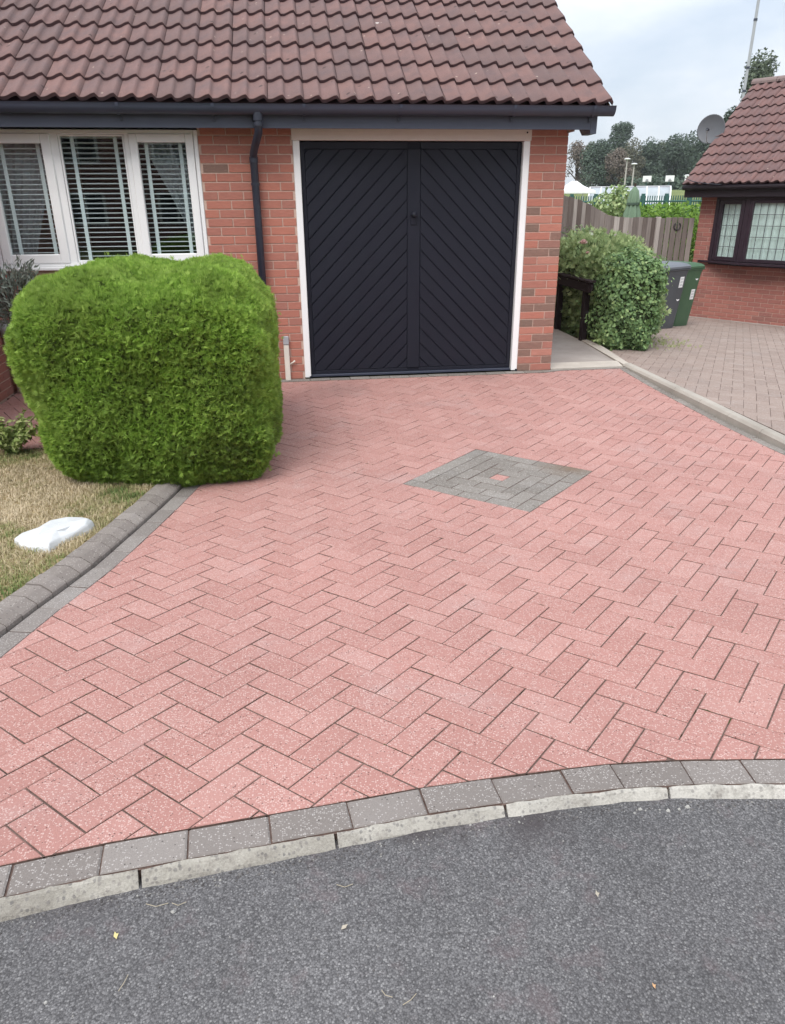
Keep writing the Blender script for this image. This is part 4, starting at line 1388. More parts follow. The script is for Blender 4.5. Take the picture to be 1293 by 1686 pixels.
for k in range(30):
    a, b = k*.66, random.uniform(.03, .21)
    e = (-4.63+b*math.cos(a), -2.08+b*math.sin(a)*.7, random.uniform(.12, .29))
    twig(ps, [(-4.66, -2.06, -.02), (-4.66+.5*b*math.cos(a), -2.07+.4*b*math.sin(a), e[2]*.6), e], [.006, .005, .003])
    for t in np.linspace(.35, 1, 10):
        for _ in range(3): pts.append((-4.66+(e[0]+4.66)*t+random.gauss(0, .012), -2.06+(e[1]+2.06)*t+random.gauss(0, .012), e[2]*t+random.gauss(0, .01)))
ps.build('stems', M_limeplant, pt)
P = np.array(pts); N = P-np.array([-4.66, -2.06, .05])
V, F, r = leaves(P, N, .046, .5, rng.uniform(.1, 1, len(P)), .6, .6)
cloud_mesh('foliage', V, F, M_limeplant, r, pt, 'stuff')

# white painted stone on the lawn
stn = MB()
outl = [(-4.075, -3.775), (-4.07, -3.69), (-4.005, -3.655), (-3.955, -3.57), (-3.885, -3.505), (-3.80, -3.51), (-3.745, -3.565), (-3.74, -3.65), (-3.79, -3.72), (-3.835, -3.80), (-3.865, -3.905), (-3.94, -3.885), (-4.02, -3.84)]
cx = sum(p[0] for p in outl)/len(outl); cy = sum(p[1] for p in outl)/len(outl)
lev = [(1.0, .005), (1.02, .05), (.99, .078), (.90, .093), (.5, .098)]
nn = len(outl)
for k, (f_, z) in enumerate(lev):
    for i, p in enumerate(outl):
        wob = .012*math.sin(i*2.1+k*1.3)
        stn.v.append((cx+(p[0]-cx)*f_+wob*.3, cy+(p[1]-cy)*f_, z+(.008*math.sin(i*1.7+k) if k > 1 else 0) - .012*(p[1]-cy) ))
for k in range(len(lev)-1):
    for i in range(nn):
        stn.f.append((k*nn+i, k*nn+(i+1) % nn, (k+1)*nn+(i+1) % nn, (k+1)*nn+i)); stn.m.append(0); stn.r.append(0)
stn.f.append(tuple((len(lev)-1)*nn+i for i in range(nn))); stn.m.append(0); stn.r.append(0)
stn.f.append(tuple(range(nn))[::-1]); stn.m.append(0); stn.r.append(0)
so_ = stn.build('painted_stone', M_stone_w)
md = so_.modifiers.new('round', 'BEVEL'); md.width = .010; md.segments = 2; md.limit_method = 'NONE'
tag(so_, 'flat white painted stone lying on the dry lawn beside the kerb', 'stone')

# ------------------------------------------------------------------ hedge, rail, roses beside the neighbour's drive
ivh = empty('ivy_hedge', (1.5, 2.1, -.08), 'dense dark green leafy hedge at the corner of the concrete path', 'hedge')
IC, IR, IP = (1.37, 1.72, .45), (.415, .66, .59), (4.0, 3.6, 3.4)
def shape_ivy(P, u):
    P = P.copy()
    P[:, 0] += .22*(P[:, 1]-1.1)*.75 + .06*np.clip(u[:, 2], -1, 1)
    return P, .04*np.sin(P[:, 0]*9)*np.sin(P[:, 2]*8+P[:, 1]*7) + .03*np.sin(P[:, 0]*17+P[:, 2]*13)
n = 15000
P, N, u = superell(n, IC, IR, IP); P, lump = shape_ivy(P, u)
k = P[:, 2] > -.10; P, N, lump = P[k], N[k], lump[k]
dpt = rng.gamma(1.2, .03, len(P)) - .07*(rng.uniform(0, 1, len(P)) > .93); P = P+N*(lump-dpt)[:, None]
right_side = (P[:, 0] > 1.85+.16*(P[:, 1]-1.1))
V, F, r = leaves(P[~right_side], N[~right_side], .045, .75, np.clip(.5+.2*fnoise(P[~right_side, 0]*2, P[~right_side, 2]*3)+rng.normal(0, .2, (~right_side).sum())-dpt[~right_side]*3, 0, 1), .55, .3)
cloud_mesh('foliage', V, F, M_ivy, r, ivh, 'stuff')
V, F, r = leaves(P[right_side], N[right_side], .050, .75, rng.uniform(0, 1, right_side.sum()), .55, .3)
cloud_mesh('lime_foliage', V, F, M_ivy_lime, r, ivh, 'stuff')
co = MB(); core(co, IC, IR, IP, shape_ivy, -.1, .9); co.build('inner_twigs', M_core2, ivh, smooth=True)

rsh = empty('rose_bush', (1.55, 3.2, -.15), 'mound of fine grey green shrub with pink and white roses behind the dark rail', 'bush')
RC, RR, RP = (1.62, 2.85, .46), (.62, 1.40, .71), (2.6, 2.6, 2.6)
def shape_rose(P, u):
    P = P.copy(); P[:, 0] += .14*(P[:, 1]-2.2) - .17*np.clip(u[:, 2]+.1, 0, .8)
    return P, .05*np.sin(P[:, 0]*6+1)*np.sin(P[:, 1]*5)
n = 15000
P, N, u = superell(n, RC, RR, RP); P, lump = shape_rose(P, u)
k = P[:, 2] > -.2; P, N, lump = P[k], N[k], lump[k]
dpt = rng.gamma(1.2, .03, len(P)) - .08*(rng.uniform(0, 1, len(P)) > .9); P = P+N*(lump-dpt)[:, None]
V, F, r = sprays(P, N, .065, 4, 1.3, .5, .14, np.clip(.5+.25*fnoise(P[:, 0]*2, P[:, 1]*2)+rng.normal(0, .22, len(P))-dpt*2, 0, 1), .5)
cloud_mesh('foliage', V, F, M_fine, r, rsh, 'stuff')
co = MB(); core(co, RC, RR, RP, shape_rose, -.2, .9); co.build('inner_twigs', M_core2, rsh, smooth=True)
M_pink = NT('pink rose').done((.70,.50,.47), .7, .2); M_wrose = NT('white rose').done((.80,.82,.74), .7, .2)
def rose(x, y, z, s, m, lab):
    mb = MB()
    for ring in range(4):
        for q in range(6):
            a = q*math.pi/3 + ring*.5; rr = s*(.25+.25*ring); t = .2+.28*ring
            d = Vector((math.cos(a), math.sin(a), 0)); w = Vector((-d.y, d.x, 0))
            b = Vector((x, y, z)) + d*rr*.3
            tip = b + d*rr*.8 + Vector((0, 0, s*(1.0-.2*ring)))
            mb.add([b-w*s*.2, b+w*s*.2, tip+w*s*.32, tip+d*s*.08, tip-w*s*.32], [(0, 1, 2, 3, 4)])
    o = mb.build('rose', m, rsh); o['label'] = lab
rose(1.03, 2.02, 1.13, .055, M_pink, 'pale pink rose'); rose(1.05, 1.90, 1.02, .03, M_pink, 'small faded pink rose'); rose(1.55, 3.1, 1.16, .06, M_wrose, 'white rose')
# dark taller shrub behind the roses
dsh = empty('dark_shrub', (2.1, 4.6, -.25), 'small dark leafy shrub against the timber fence', 'shrub')
P = np.stack([rng.normal(2.05, .34, 2600), rng.normal(4.5, .22, 2600), rng.uniform(-.15, 1.28, 2600)], 1)
P[:, 2] -= .35*np.abs(P[:, 0]-1.95)
V, F, r = leaves(P, P-np.array([2.05, 4.7, .4]), .055, .5, rng.uniform(0, .9, len(P)), .7, .3)
cloud_mesh('foliage', V, F, M_ivy, r, dsh, 'stuff')
ds = MB()
for k in range(7): twig(ds, [(2.08, 4.6, -.3), (2.0+.12*k-.36, 4.55, .5), (1.75+.1*k, 4.5, 1.1)], [.014, .009, .004])
ds.build('stems', M_bark, dsh)

rail = empty('timber_rail', (.95, 2.2, 0), 'low dark stained timber rail on posts beside the concrete path', 'railing')
rm_ = MB(); rm_.box(.925, .985, 1.44, 4.6, .60, .715, 0, .3, .008); rm_.build('handrail', M_rail, rail)
tp = MB(); tp.box(.91, 1.0, 1.42, 4.6, .717, .745, 0, .6, .006); tp.build('top_board', M_rail, rail)
for yy in (1.62, 2.55, 3.5, 4.45):
    p_ = MB(); p_.box(.935, 1.01, yy-.04, yy+.04, -.06, .598, 0, random.random(), .006); p_.build('post', M_rail, rail)
# foliage poking out under the rail
P = np.stack([rng.normal(1.06, .05, 900), rng.uniform(1.7, 4.4, 900), rng.uniform(-.02, .6, 900)], 1)
V, F, r = leaves(P, np.tile(np.array([[-1, -.4, .3]]), (900, 1)), .045, .7, rng.uniform(0, .7, 900), .7, .2)
cloud_mesh('lower_foliage', V, F, M_ivy, r, rsh, 'stuff')
# weeds at the foot of the hedge and bins
P = np.stack([rng.normal(2.05, .22, 260), rng.normal(2.0, .4, 260), np.zeros(260)], 1)
P[:, 2] = [nsurf(a, b)+.01 for a, b in P[:, :2]]
V, F, r = sprays(P, np.tile(np.array([[0, 0, 1.]]), (260, 1)), .045, 3, 1.2, .3, .08, rng.uniform(.3, 1, 260), .7)
w_ = cloud_mesh('weeds', V, F, M_limeplant, r, None, 'stuff'); w_['label'] = 'low weeds at the foot of the leafy hedge'

# ------------------------------------------------------------------ timber fence
fen = empty('timber_fence', (2.9, 6.0, -.42), 'weathered upright board fence with a curved top behind the bushes', 'fence')
def ftop(x):
    return float(np.interp(x, [1.0, 1.9, 2.174, 2.4, 2.689, 2.984, 3.195, 3.537, 3.961, 4.684], [1.74, 1.74, 1.718, 1.668, 1.559, 1.418, 1.36, 1.356, 1.352, 1.315]))
x = 1.0
k = 0
while x < 3.93:
    w = random.uniform(.082, .112)
    yo = 6.0 + (.012 if k % 2 else 0.0)
    mb = MB()
    z0, z1 = -.5, ftop(x+w/2)+random.uniform(-.008, .008)
    dz = (ftop(x+w)-ftop(x))/2
    vs = [(x, yo, z0), (x+w, yo, z0), (x+w, yo+.014, z0), (x, yo+.014, z0), (x, yo, z1-dz), (x+w, yo, z1+dz), (x+w, yo+.014, z1+dz), (x, yo+.014, z1-dz)]
    mb.add(vs, [(0,3,2,1),(4,5,6,7),(0,1,5,4),(1,2,6,5),(2,3,7,6),(3,0,4,7)], 0, min(1, max(0, random.gauss(.5, .33))))
    mb.build('board', M_fence, fen)
    x += w*.90; k += 1
p_ = MB(); p_.box(3.915, 3.99, 5.955, 6.03, -.5, 1.36, 0, .95, .005); p_.build('post', M_fence, fen)
x = 4.0
while x < 4.64:
    w = random.uniform(.088, .10)
    mb = MB(); mb.box(x, x+w, 6.0, 6.016, -.5, 1.345+random.uniform(-.012, .006), 0, min(1, max(0, random.gauss(.3, .2))), .003); mb.build('board', M_fence, fen)
    x += w+.016
for zz in (.1, 1.0):
    mb = MB(); mb.box(1.0, 4.68, 6.03, 6.07, zz, zz+.08, 0, .2); mb.build('fence_rail', M_fence, fen)
hs = MB()
hs.tube([(4.33+.062*math.sin(a), 5.99, 1.20-.062*math.cos(a)) for a in np.linspace(-2.5, 2.5, 14)], .012, 6)
hs.tube([(4.33, 5.99, 1.138), (4.33, 5.992, 1.28)], .007, 6)
M_iron = NT('dark iron').done((.035,.03,.032), .6, .4)
tag(hs.build('iron_hook', M_iron), 'dark curved iron hook hanging on the gate boards of the fence', 'hook')

# ------------------------------------------------------------------ wheelie bins
def wheelie_bin(loc, rz, mbody, mlid, label, st_, name='wheelie_bin'):
    b = empty(name, loc, label, 'bin', 'wheelie bins beside the neighbouring bungalow', rz)
    body = MB()
    secs = [(0.0, .215, .25, .02), (.06, .22, .26, .03), (.80, .275, .335, .03), (.86, .285, .345, .02), (.89, .285, .345, .02)]
    def rr(hx, hy, r, z, n=4):
        out = []
        for cx_, cy_, a0 in ((hx-r, hy-r, 0), (-hx+r, hy-r, 90), (-hx+r, -hy+r, 180), (hx-r, -hy+r, 270)):
            for q in range(n): a = math.radians(a0+90*q/(n-1)); out.append((cx_+r*math.cos(a), cy_+r*math.sin(a), z))
        return out
    rings = [rr(hx, hy, r+.03, z) for (z, hx, hy, r) in secs]
    m_ = len(rings[0])
    body.add([p for q in rings for p in q], [(i*m_+j, i*m_+(j+1) % m_, (i+1)*m_+(j+1) % m_, (i+1)*m_+j) for i in range(len(rings)-1) for j in range(m_)] + [tuple(range(m_))[::-1], tuple((len(rings)-1)*m_+j for j in range(m_))])
    def child(mb, nm, m, par=b, smooth=False):
        o = mb.build(nm, m, None, smooth, False); o.parent = par; return o
    bo = child(body, 'body', mbody)
    rim = MB(); rim.box(-.30, .30, -.36, .36, .875, .905, 0, 0, .01); child(rim, 'rim', mbody)
    lid = MB()
    lr = [rr(.30, .365, .05, .906), rr(.302, .368, .05, .935), rr(.27, .33, .05, .965), rr(.20, .26, .05, .985)]
    lid.add([p for q in lr for p in q], [(i*m_+j, i*m_+(j+1) % m_, (i+1)*m_+(j+1) % m_, (i+1)*m_+j) for i in range(3) for j in range(m_)] + [tuple(3*m_+j for j in range(m_)), tuple(range(m_))[::-1]])
    child(lid, 'lid', mlid)
    hd = MB(); hd.tube([(-.22, .40, .93), (.22, .40, .93)], .015, 8); child(hd, 'handle', mlid)
    for sx in (-1, 1):
        w = MB(); w.tube([(sx*.21-.02, .30, .09), (sx*.21+.03, .30, .09)], .09, 14); child(w, 'wheel', M_groove)
    st = MB(); st.box(st_[0], st_[0]+.10, -.360+st_[2], -.352+st_[2]+.006, st_[1], st_[1]+.15); 
    Mt_ = Matrix.Rotation(math.radians(-5.8), 4, 'X')
    yf = lambda z: -.26-.075*(z-.06)/.74
    s1 = MB(); z0, z1 = st_[1], st_[1]+.16
    s1.add([(st_[0], yf(z0)-.004, z0), (st_[0]+.10, yf(z0)-.004, z0), (st_[0]+.10, yf(z1)-.004, z1), (st_[0], yf(z1)-.004, z1)], [(0, 1, 2, 3)])
    so2 = child(s1, 'sticker', M_white)
    for q in range(3):
        l_ = MB(); zz = z0+.03+q*.045
        l_.add([(st_[0]+.015, yf(zz)-.006, zz), (st_[0]+.085, yf(zz)-.006, zz), (st_[0]+.085, yf(zz+.018)-.006, zz+.018), (st_[0]+.015, yf(zz+.018)-.006, zz+.018)], [(0, 1, 2, 3)])
        child(l_, 'print_line', M_print, so2)
    cu = bpy.data.curves.new('number', 'FONT'); cu.body = '6'; cu.size = .19; cu.align_x = 'CENTER'
    cu.materials.append(M_white)
    tmp = bpy.data.objects.new('number', cu); COL.objects.link(tmp)
    me = bpy.data.meshes.new_from_object(tmp.evaluated_get(bpy.context.evaluated_depsgraph_get())); bpy.data.objects.remove(tmp)
    if not me.materials: me.materials.append(M_white)
    no = bpy.data.objects.new('number', me); COL.objects.link(no); no.parent = b
    zn = st_[3]
    no.location = (st_[4], yf(zn)-.005, zn); no.rotation_euler = (math.radians(90-5.8), 0, 0)
    return b
M_print = NT('faded print').done((.55,.56,.57), .6, .2)
M_bin_g = mk_paint('grey bin plastic', (.070,.077,.086), .45); M_bin_lid = mk_paint('grey bin lid', (.15,.165,.19), .45)
M_bin_n = mk_paint('green bin plastic', (.055,.115,.062), .45); M_bin_nl = mk_paint('green bin lid', (.06,.13,.07), .4)
wheelie_bin((3.04, 3.90, nsurf(3.04, 3.90)), math.radians(28), M_bin_g, M_bin_lid, 'dark grey wheelie bin half behind the leafy hedge', (.08, .62, 0, .42, .14))
wheelie_bin((3.53, 4.36, nsurf(3.53, 4.36)), math.radians(28), M_bin_n, M_bin_nl, 'green wheelie bin against the brick wall', (.07, .42, 0, .72, .15))

# ------------------------------------------------------------------ neighbouring bungalow (local frame: x along its front, y away from the camera, z up)
NA = math.atan2(-.824402, .566005)
NB0 = (4.68269, 5.91829, -.4)
nbh = empty('neighbour_bungalow', NB0, 'neighbouring brick bungalow with a dark brown leaded bow window', 'house', None, NA)
def nchild(mb, nm, m, par=nbh, smooth=False):
    o = mb.build(nm, m, None, smooth, False); o.parent = par; return o
nw = MB(); nw.box(.006, .30, .006, 4.2, -.3, 2.30); nw.box(.3005, 3.6, .006, .12, -.3, 1.0); nw.box(.3005, 3.6, .5, 4.2, -.3, 2.3)
nwo = nchild(nw, 'wall', M_mortar2)
nrest = MB()
for c in range(28):
    j = 2.2 + (0 if c % 2 else .1125)
    while j < 3.6:
        a, b = max(j+.005, 2.305), min(j+.22, 3.6)
        j += .225
        z0 = c*.075+.005-.075
        if b-a > .03 and (z0 < 1.0 or a > 2.75): nrest.box(a, b, 0, .03, z0, z0+.0645, 0, random.uniform(.1, 1), .0018)
tag(nchild(nrest, 'bricks', M_brick2, nwo), None, None, None, 'stuff')
nw2 = MB(); nw2.box(2.72, 3.6, .006, .12, 1.0005, 2.3); nchild(nw2, 'side_pier', M_mortar2, nwo)
for c in range(30):
    off = 0 if c % 2 else .1125
    j = -.225+off
    while j < 2.3:
        a, b = max(j+.005, 0), min(j+.22, 2.3)
        j += .225
        if b-a < .03: continue
        z0 = c*.075+.005-.075
        if z0 > 1.0 and b > .40:
            if a > .36: continue
            b = min(b, .40)
        if z0 > 2.04: continue
        mb = MB(); d = random.uniform(-.001, .001)
        mb.box(a, b, d, .03, z0, z0+.0645, 0, random.uniform(.1, 1), .0018)
        nchild(mb, 'brick', M_brick2, nwo)
ft = MB(); ft.box(-.02, 3.6, -.05, .002, -.3, .03, 0, 0, .004); nchild(ft, 'footing', M_slab)
# fascia and eaves
nf = MB(); nf.box(-.19, 3.6, -.285, -.26, 2.075, 2.262, 0, 0, .003); nchild(nf, 'fascia', M_brownfas)
ns = MB(); ns.box(-.19, 3.6, -.259, .004, 2.075, 2.09); nchild(ns, 'soffit', M_brownfas)
ng = MB(); ng.tube([(-.2, -.33, 2.235), (3.6, -.33, 2.235)], .045, 10); nchild(ng, 'gutter', M_brownfas, nbh, True)
# roof
NP = math.radians(39)
c2, s2n = math.cos(NP), math.sin(NP)
NG = .249
TV2 = tile_variants(make_tile_mesh('neighbour_roof_tile', .2975, NG, 2, [M_tile2, M_tile_edge]), 6)
def nsl(x, d, o): return (x, -.37 + d*c2 - o*s2n, 2.268 + d*s2n + o*c2)
nr_ = MB(); top = 11*NG+.03
nr_.add([nsl(-.19, .02, -.012), nsl(3.6, .02, -.012), nsl(3.6, top, -.012), nsl(-.19, top, -.012), (3.6, -.37+2*top*c2, 2.26), (-.19, -.37+2*top*c2, 2.26)], [(0, 1, 2, 3), (3, 2, 4, 5)])
nr_.add([nsl(-.185, .02, -.02), nsl(-.185, top, -.02), (-.185, -.37+2*top*c2, 2.26)], [(0, 1, 2)])
nro = nchild(nr_, 'roof', M_tile_edge)
Mn = Matrix(((1, 0, 0, 0), (0, c2, -s2n, 0), (0, s2n, c2, 0), (0, 0, 0, 1)))
for row in range(11):
    for kx in range(12):
        o = bpy.data.objects.new('roof_tile', random.choice(TV2)); COL.objects.link(o); o.parent = nro
        o.matrix_local = Matrix.Translation(Vector(nsl(-.20+kx*.30, row*NG, 0))+Vector((0, 0, random.uniform(-.001, .002)))) @ Mn @ Matrix.Rotation(random.uniform(-.004, .004), 4, 'Z')
for kx in range(8):
    mb = MB(); x0 = -.22+kx*.455
    q = nsl(0, top, .0)
    prof_ = [(q[1]+.115*math.cos(a), q[2]-.015+.085*math.sin(a)) for a in np.linspace(math.pi*1.05, -.05*math.pi, 9)]
    vs = [(xx, yy, zz) for xx in (x0+.004, x0+.45) for (yy, zz) in prof_]
    mb.add(vs, [(j, 9+j, 10+j, j+1) for j in range(8)] + [tuple(range(9))[::-1], tuple(range(9, 18))], 0, random.random())
    nchild(mb, 'ridge_tile', M_ridge, nro)
nv_ = MB()
nv_.add([nsl(-.17, 0, -.07), nsl(-.17, top, -.07), nsl(-.17, top, -.014), nsl(-.17, 0, -.014)], [(0, 3, 2, 1)]); nchild(nv_, 'bargeboard', M_brownfas)
# bow window: an angled light at the left, the front lights parallel to the wall
A_, B_, C_ = (.285, -.015), (.93, -.195), (2.7, -.195)
nwin = MB()
def vbar(mb, p, q, z0, z1, dep=.05, ch=.004):
    """upright member between plan points p and q"""
    v = Vector((q[0]-p[0], q[1]-p[1], 0)); L = v.length; v.normalize(); nn_ = Vector((v.y, -v.x, 0))
    M = Matrix(((v.x, -nn_.x, 0, p[0]), (v.y, -nn_.y, 0, p[1]), (0, 0, 1, 0), (0, 0, 0, 1)))
    mb.box(0, L, 0, dep, z0, z1, 0, 0, ch, M)
def lerp(p, q, t): return (p[0]+(q[0]-p[0])*t, p[1]+(q[1]-p[1])*t)
def light(p, q, nx, nz_, zb, zt, par, fw):
    L = math.hypot(q[0]-p[0], q[1]-p[1]); f = fw/L
    mb = MB()
    vbar(mb, p, lerp(p, q, f), zb, zt); vbar(mb, lerp(p, q, 1-f), q, zb, zt)
    vbar(mb, lerp(p, q, f*1.002), lerp(p, q, 1-f*1.002), zb, zb+fw*.9, .048); vbar(mb, lerp(p, q, f*1.002), lerp(p, q, 1-f*1.002), zt-fw*.9, zt, .048)
    fo = nchild(mb, 'sash', M_brown, par)
    a, b = lerp(p, q, f*.9), lerp(p, q, 1-f*.9)
    v = Vector((q[0]-p[0], q[1]-p[1], 0)).normalized(); nn_ = Vector((-v.y, v.x, 0))*.022
    sh_ = lambda t: (t[0]+nn_.x, t[1]+nn_.y)
    g = MB(); vbar(g, sh_(a), sh_(b), zb+fw*.85, zt-fw*.85, .004, 0); nchild(g, 'pane', M_glass, par)
    for i in range(1, nx):
        m = MB(); c = lerp(a, b, i/nx); h = .0045/L
        c0, c1 = lerp(p, q, f*.9+(1-1.8*f)*i/nx-h), lerp(p, q, f*.9+(1-1.8*f)*i/nx+h)
        s3_ = lambda t: (t[0]+nn_.x*.75, t[1]+nn_.y*.75)
        vbar(m, s3_(c0), s3_(c1), zb+fw*.85, zt-fw*.85, .004, 0); nchild(m, 'lead_strip', M_lead, par)
    for j in range(1, nz_):
        m = MB(); z = zb+fw*.85+(zt-zb-1.7*fw)*j/nz_
        s4 = lambda t: (t[0]+nn_.x*.7, t[1]+nn_.y*.7)
        vbar(m, s4(a), s4(b), z-.0045, z+.0045, .004, 0); nchild(m, 'lead_strip', M_lead, par)
ZB_, ZT_ = 1.035, 2.03
vbar(nwin, A_, lerp(A_, B_, .10), ZB_, ZT_+.03, .09)
vbar(nwin, (B_[0]-.055, B_[1]+.016), (B_[0]+.03, B_[1]-.004), ZB_, ZT_+.03, .07)
vbar(nwin, A_, B_, 2.031, 2.074, .09); vbar(nwin, B_, C_, 2.031, 2.074, .09)
vbar(nwin, (1.93, -.195), (2.0, -.195), ZB_, ZT_, .07)
nwo2 = nchild(nwin, 'window', M_brown)
light(lerp(A_, B_, .12), lerp(A_, B_, .90), 3, 5, ZB_+.006, ZT_, nwo2, .075)
light((B_[0]+.035, B_[1]-.001), (1.925, -.196), 7, 5, ZB_+.006, ZT_, nwo2, .06)
light((2.005, -.196), (2.69, -.196), 4, 5, ZB_+.006, ZT_, nwo2, .06)
nsil = MB(); nsil.prism([(.10, -.012), (.93, -.30), (2.8, -.30), (2.8, -.001), (.10, -.001)], 1.0, 1.033); nchild(nsil, 'sill', M_brown, nwo2)
nunder = MB(); nunder.prism([(.30, -.002), (.93, -.17), (2.75, -.17), (2.75, -.001)], .97, .999); nchild(nunder, 'bay_base', M_brownfas, nwo2)
nn1 = MB(); nn1.v = []
def netc(p, q):
    mb = MB(); n = 60
    for z in (1.06, 2.03):
        for i in range(n+1):
            t = i/n; c = lerp(p, q, t); mb.v.append((c[0], c[1]+.055+.010*math.sin(i*1.9), z))
    for i in range(n): mb.f.append((i, i+1, n+2+i, n+1+i)); mb.m.append(0); mb.r.append(0)
    nchild(mb, 'net_curtain', M_net, nbh, True)
netc(A_, B_); netc(B_, C_)
cb = MB(); cb.tube([(-.19, -.40, 2.40), (.0, -.42, 2.33), (.25, -.42, 2.29), (.5, -.38, 2.27)], .006, 5); nchild(cb, 'aerial_cable', M_pipe)

# satellite dish on the far gable
dish = empty('satellite_dish', (5.02, 6.50, 2.60), 'grey round satellite dish standing up beside the verge of the neighbouring roof', 'satellite dish')
M_dish = mk_paint('grey dish', (.105,.11,.122), .5)
ax = (CAMP + Vector((-6, 0, 3)) - Vector((4.96, 6.46, 2.80))).normalized()
qd = ax.to_track_quat('Z', 'Y').to_matrix().to_4x4()
Md = Matrix.Translation((4.97, 6.47, 2.80)) @ qd
d_ = MB(); d_.lathe([(.001, -.045), (.08, -.042), (.16, -.027), (.225, -.004), (.24, .004), (.236, -.008), (.15, -.04), (.06, -.055), (.001, -.058)], 28, M=Md)
d_.build('reflector', M_dish, dish, smooth=True)
lo = Md @ Vector((0, -.20, .0)); tipp = Md @ Vector((.02, -.05, .30))
d2 = MB(); d2.tube([Md @ Vector((0, -.23, -.01)), Md @ Vector((.0, -.22, .15)), tipp], .009, 6); d2.build('feed_arm', M_grey_pl, dish)
d3 = MB(); d3.tube([tipp, tipp - (Md.to_3x3() @ Vector((0, .0, .08)))], .022, 8); d3.build('receiver', M_pipe, dish)
d4 = MB(); d4.tube([Md @ Vector((0, 0, -.055)), Md @ Vector((0, -.02, -.14)), (5.10, 6.60, 2.62), (5.12, 6.72, 2.45)], .016, 8); d4.build('bracket', M_pipe, dish)

# ------------------------------------------------------------------ beyond the fence
def haze_pt(px, D, z):
    """a spot on the field: pixel column of the photograph and distance from the camera"""
    d = (_F.x + (px-646.5)/1191.88*_R.x, _F.y + (px-646.5)/1191.88*_R.y)
    k = math.hypot(*d)
    # columns lean a little with the tilt: use the direction at the horizon
    hx = _F.x + (px-646.5)/1191.88*_R.x + .4265*_U.x; hy = _F.y + (px-646.5)/1191.88*_R.y + .4265*_U.y
    k = math.hypot(hx, hy)
    return (CAMP.x + D*hx/k, CAMP.y + D*hy/k, z)
def bushy(name, label, cat, pts_r, n, size, mat, kind='leaf', up=.3):
    e = empty(name, pts_r[0][0], label, cat)
    Ps, Ns = [], []
    tot = sum(r[0]*r[1]*r[2] for _, r in pts_r)
    for c, r in pts_r:
        m = max(40, int(n*(r[0]*r[1]*r[2])/tot))
        d = rng.normal(0, 1, (m, 3)); d /= np.linalg.norm(d, axis=1, keepdims=True)
        k = rng.uniform(.72, 1.06, m)[:, None]
        Ps.append(np.array(c)+d*np.array(r)*k); Ns.append(d)
    P, N = np.concatenate(Ps), np.concatenate(Ns)
    V, F, r_ = leaves(P, N, size, .7, rng.uniform(0, 1, len(P)), .7, up)
    cloud_mesh('foliage', V, F, mat, r_, e, 'stuff')
    return e
# bright hedge strip just beyond the fence
P = []
for px in np.arange(985, 1165, 1.0):
    b = haze_pt(px, 18.5, 0); 
    for _ in range(34):
        P.append((b[0]+random.gauss(0, .25), b[1]+random.gauss(0, .45), random.uniform(.3, 1.50 + .05*math.sin(px*.11)+.06*random.random())))
P = np.array(P)
bk = empty('clipped_hedge', haze_pt(1075, 18.5, .3), 'long bright green hedge just beyond the timber fence', 'hedge')
V, F, r = leaves(P, np.tile(np.array([[-.3, -.8, .6]]), (len(P), 1)), .11, .5, rng.uniform(0, 1, len(P)), .7, .5)
cloud_mesh('foliage', V, F, M_bank, r, bk, 'stuff')
tri = [haze_pt(px, 17, 1.45) for px in (1000, 1012, 1025, 1035)]
bushy('leafy_bush', 'loose pale green bush rising above the long hedge left of the folded parasol', 'bush',
      [((haze_pt(1012, 17.2, 1.5)), (.36, .3, .28)), ((haze_pt(998, 17.4, 1.55)), (.25, .25, .27)), ((haze_pt(1022, 17.3, 1.62)), (.25, .25, .30)), ((haze_pt(982, 17.4, 1.5)), (.18, .2, .2)), ((haze_pt(1006, 17.3, 1.8)), (.16, .2, .15)), ((haze_pt(1020, 17.3, 1.86)), (.08, .1, .18))], 900, .085, M_fine)
# folded green parasol
pb = haze_pt(1043, 15.5, -.1)
par = empty('folded_parasol', pb, 'folded green parasol standing beyond the timber fence', 'parasol')
M_par = mk_paint('faded green canvas', (.17,.25,.17), .8, .2)
M_tie = NT('canvas tie').done((.08,.12,.09), .8, .2)
c_ = MB(); n = 32
prof_ = [(.015, 1.88), (.07, 1.80), (.105, 1.62), (.10, 1.55), (.14, 1.42), (.165, 1.1), (.19, .6), (.195, .45)]
for (rr_, z) in prof_:
    for k in range(n):
        a = 2*math.pi*k/n; f_ = 1 + .20*math.cos(a*8)*(1 if rr_ > .05 else .2)
        c_.v.append((pb[0]+rr_*f_*math.cos(a), pb[1]+rr_*f_*math.sin(a), z))
for i in range(len(prof_)-1):
    for k in range(n): c_.f.append((i*n+k, i*n+(k+1) % n, (i+1)*n+(k+1) % n, (i+1)*n+k)); c_.m.append(0); c_.r.append(0)
c_.build('canopy', M_par, par, smooth=True)
p_ = MB(); p_.tube([(pb[0], pb[1], -.1), (pb[0], pb[1], 1.93)], .022, 8); p_.build('pole', M_bark, par)
p_ = MB(); p_.tube([(pb[0], pb[1], 1.56), (pb[0], pb[1], 1.60)], .122, 16); p_.build('tie', M_tie, par)
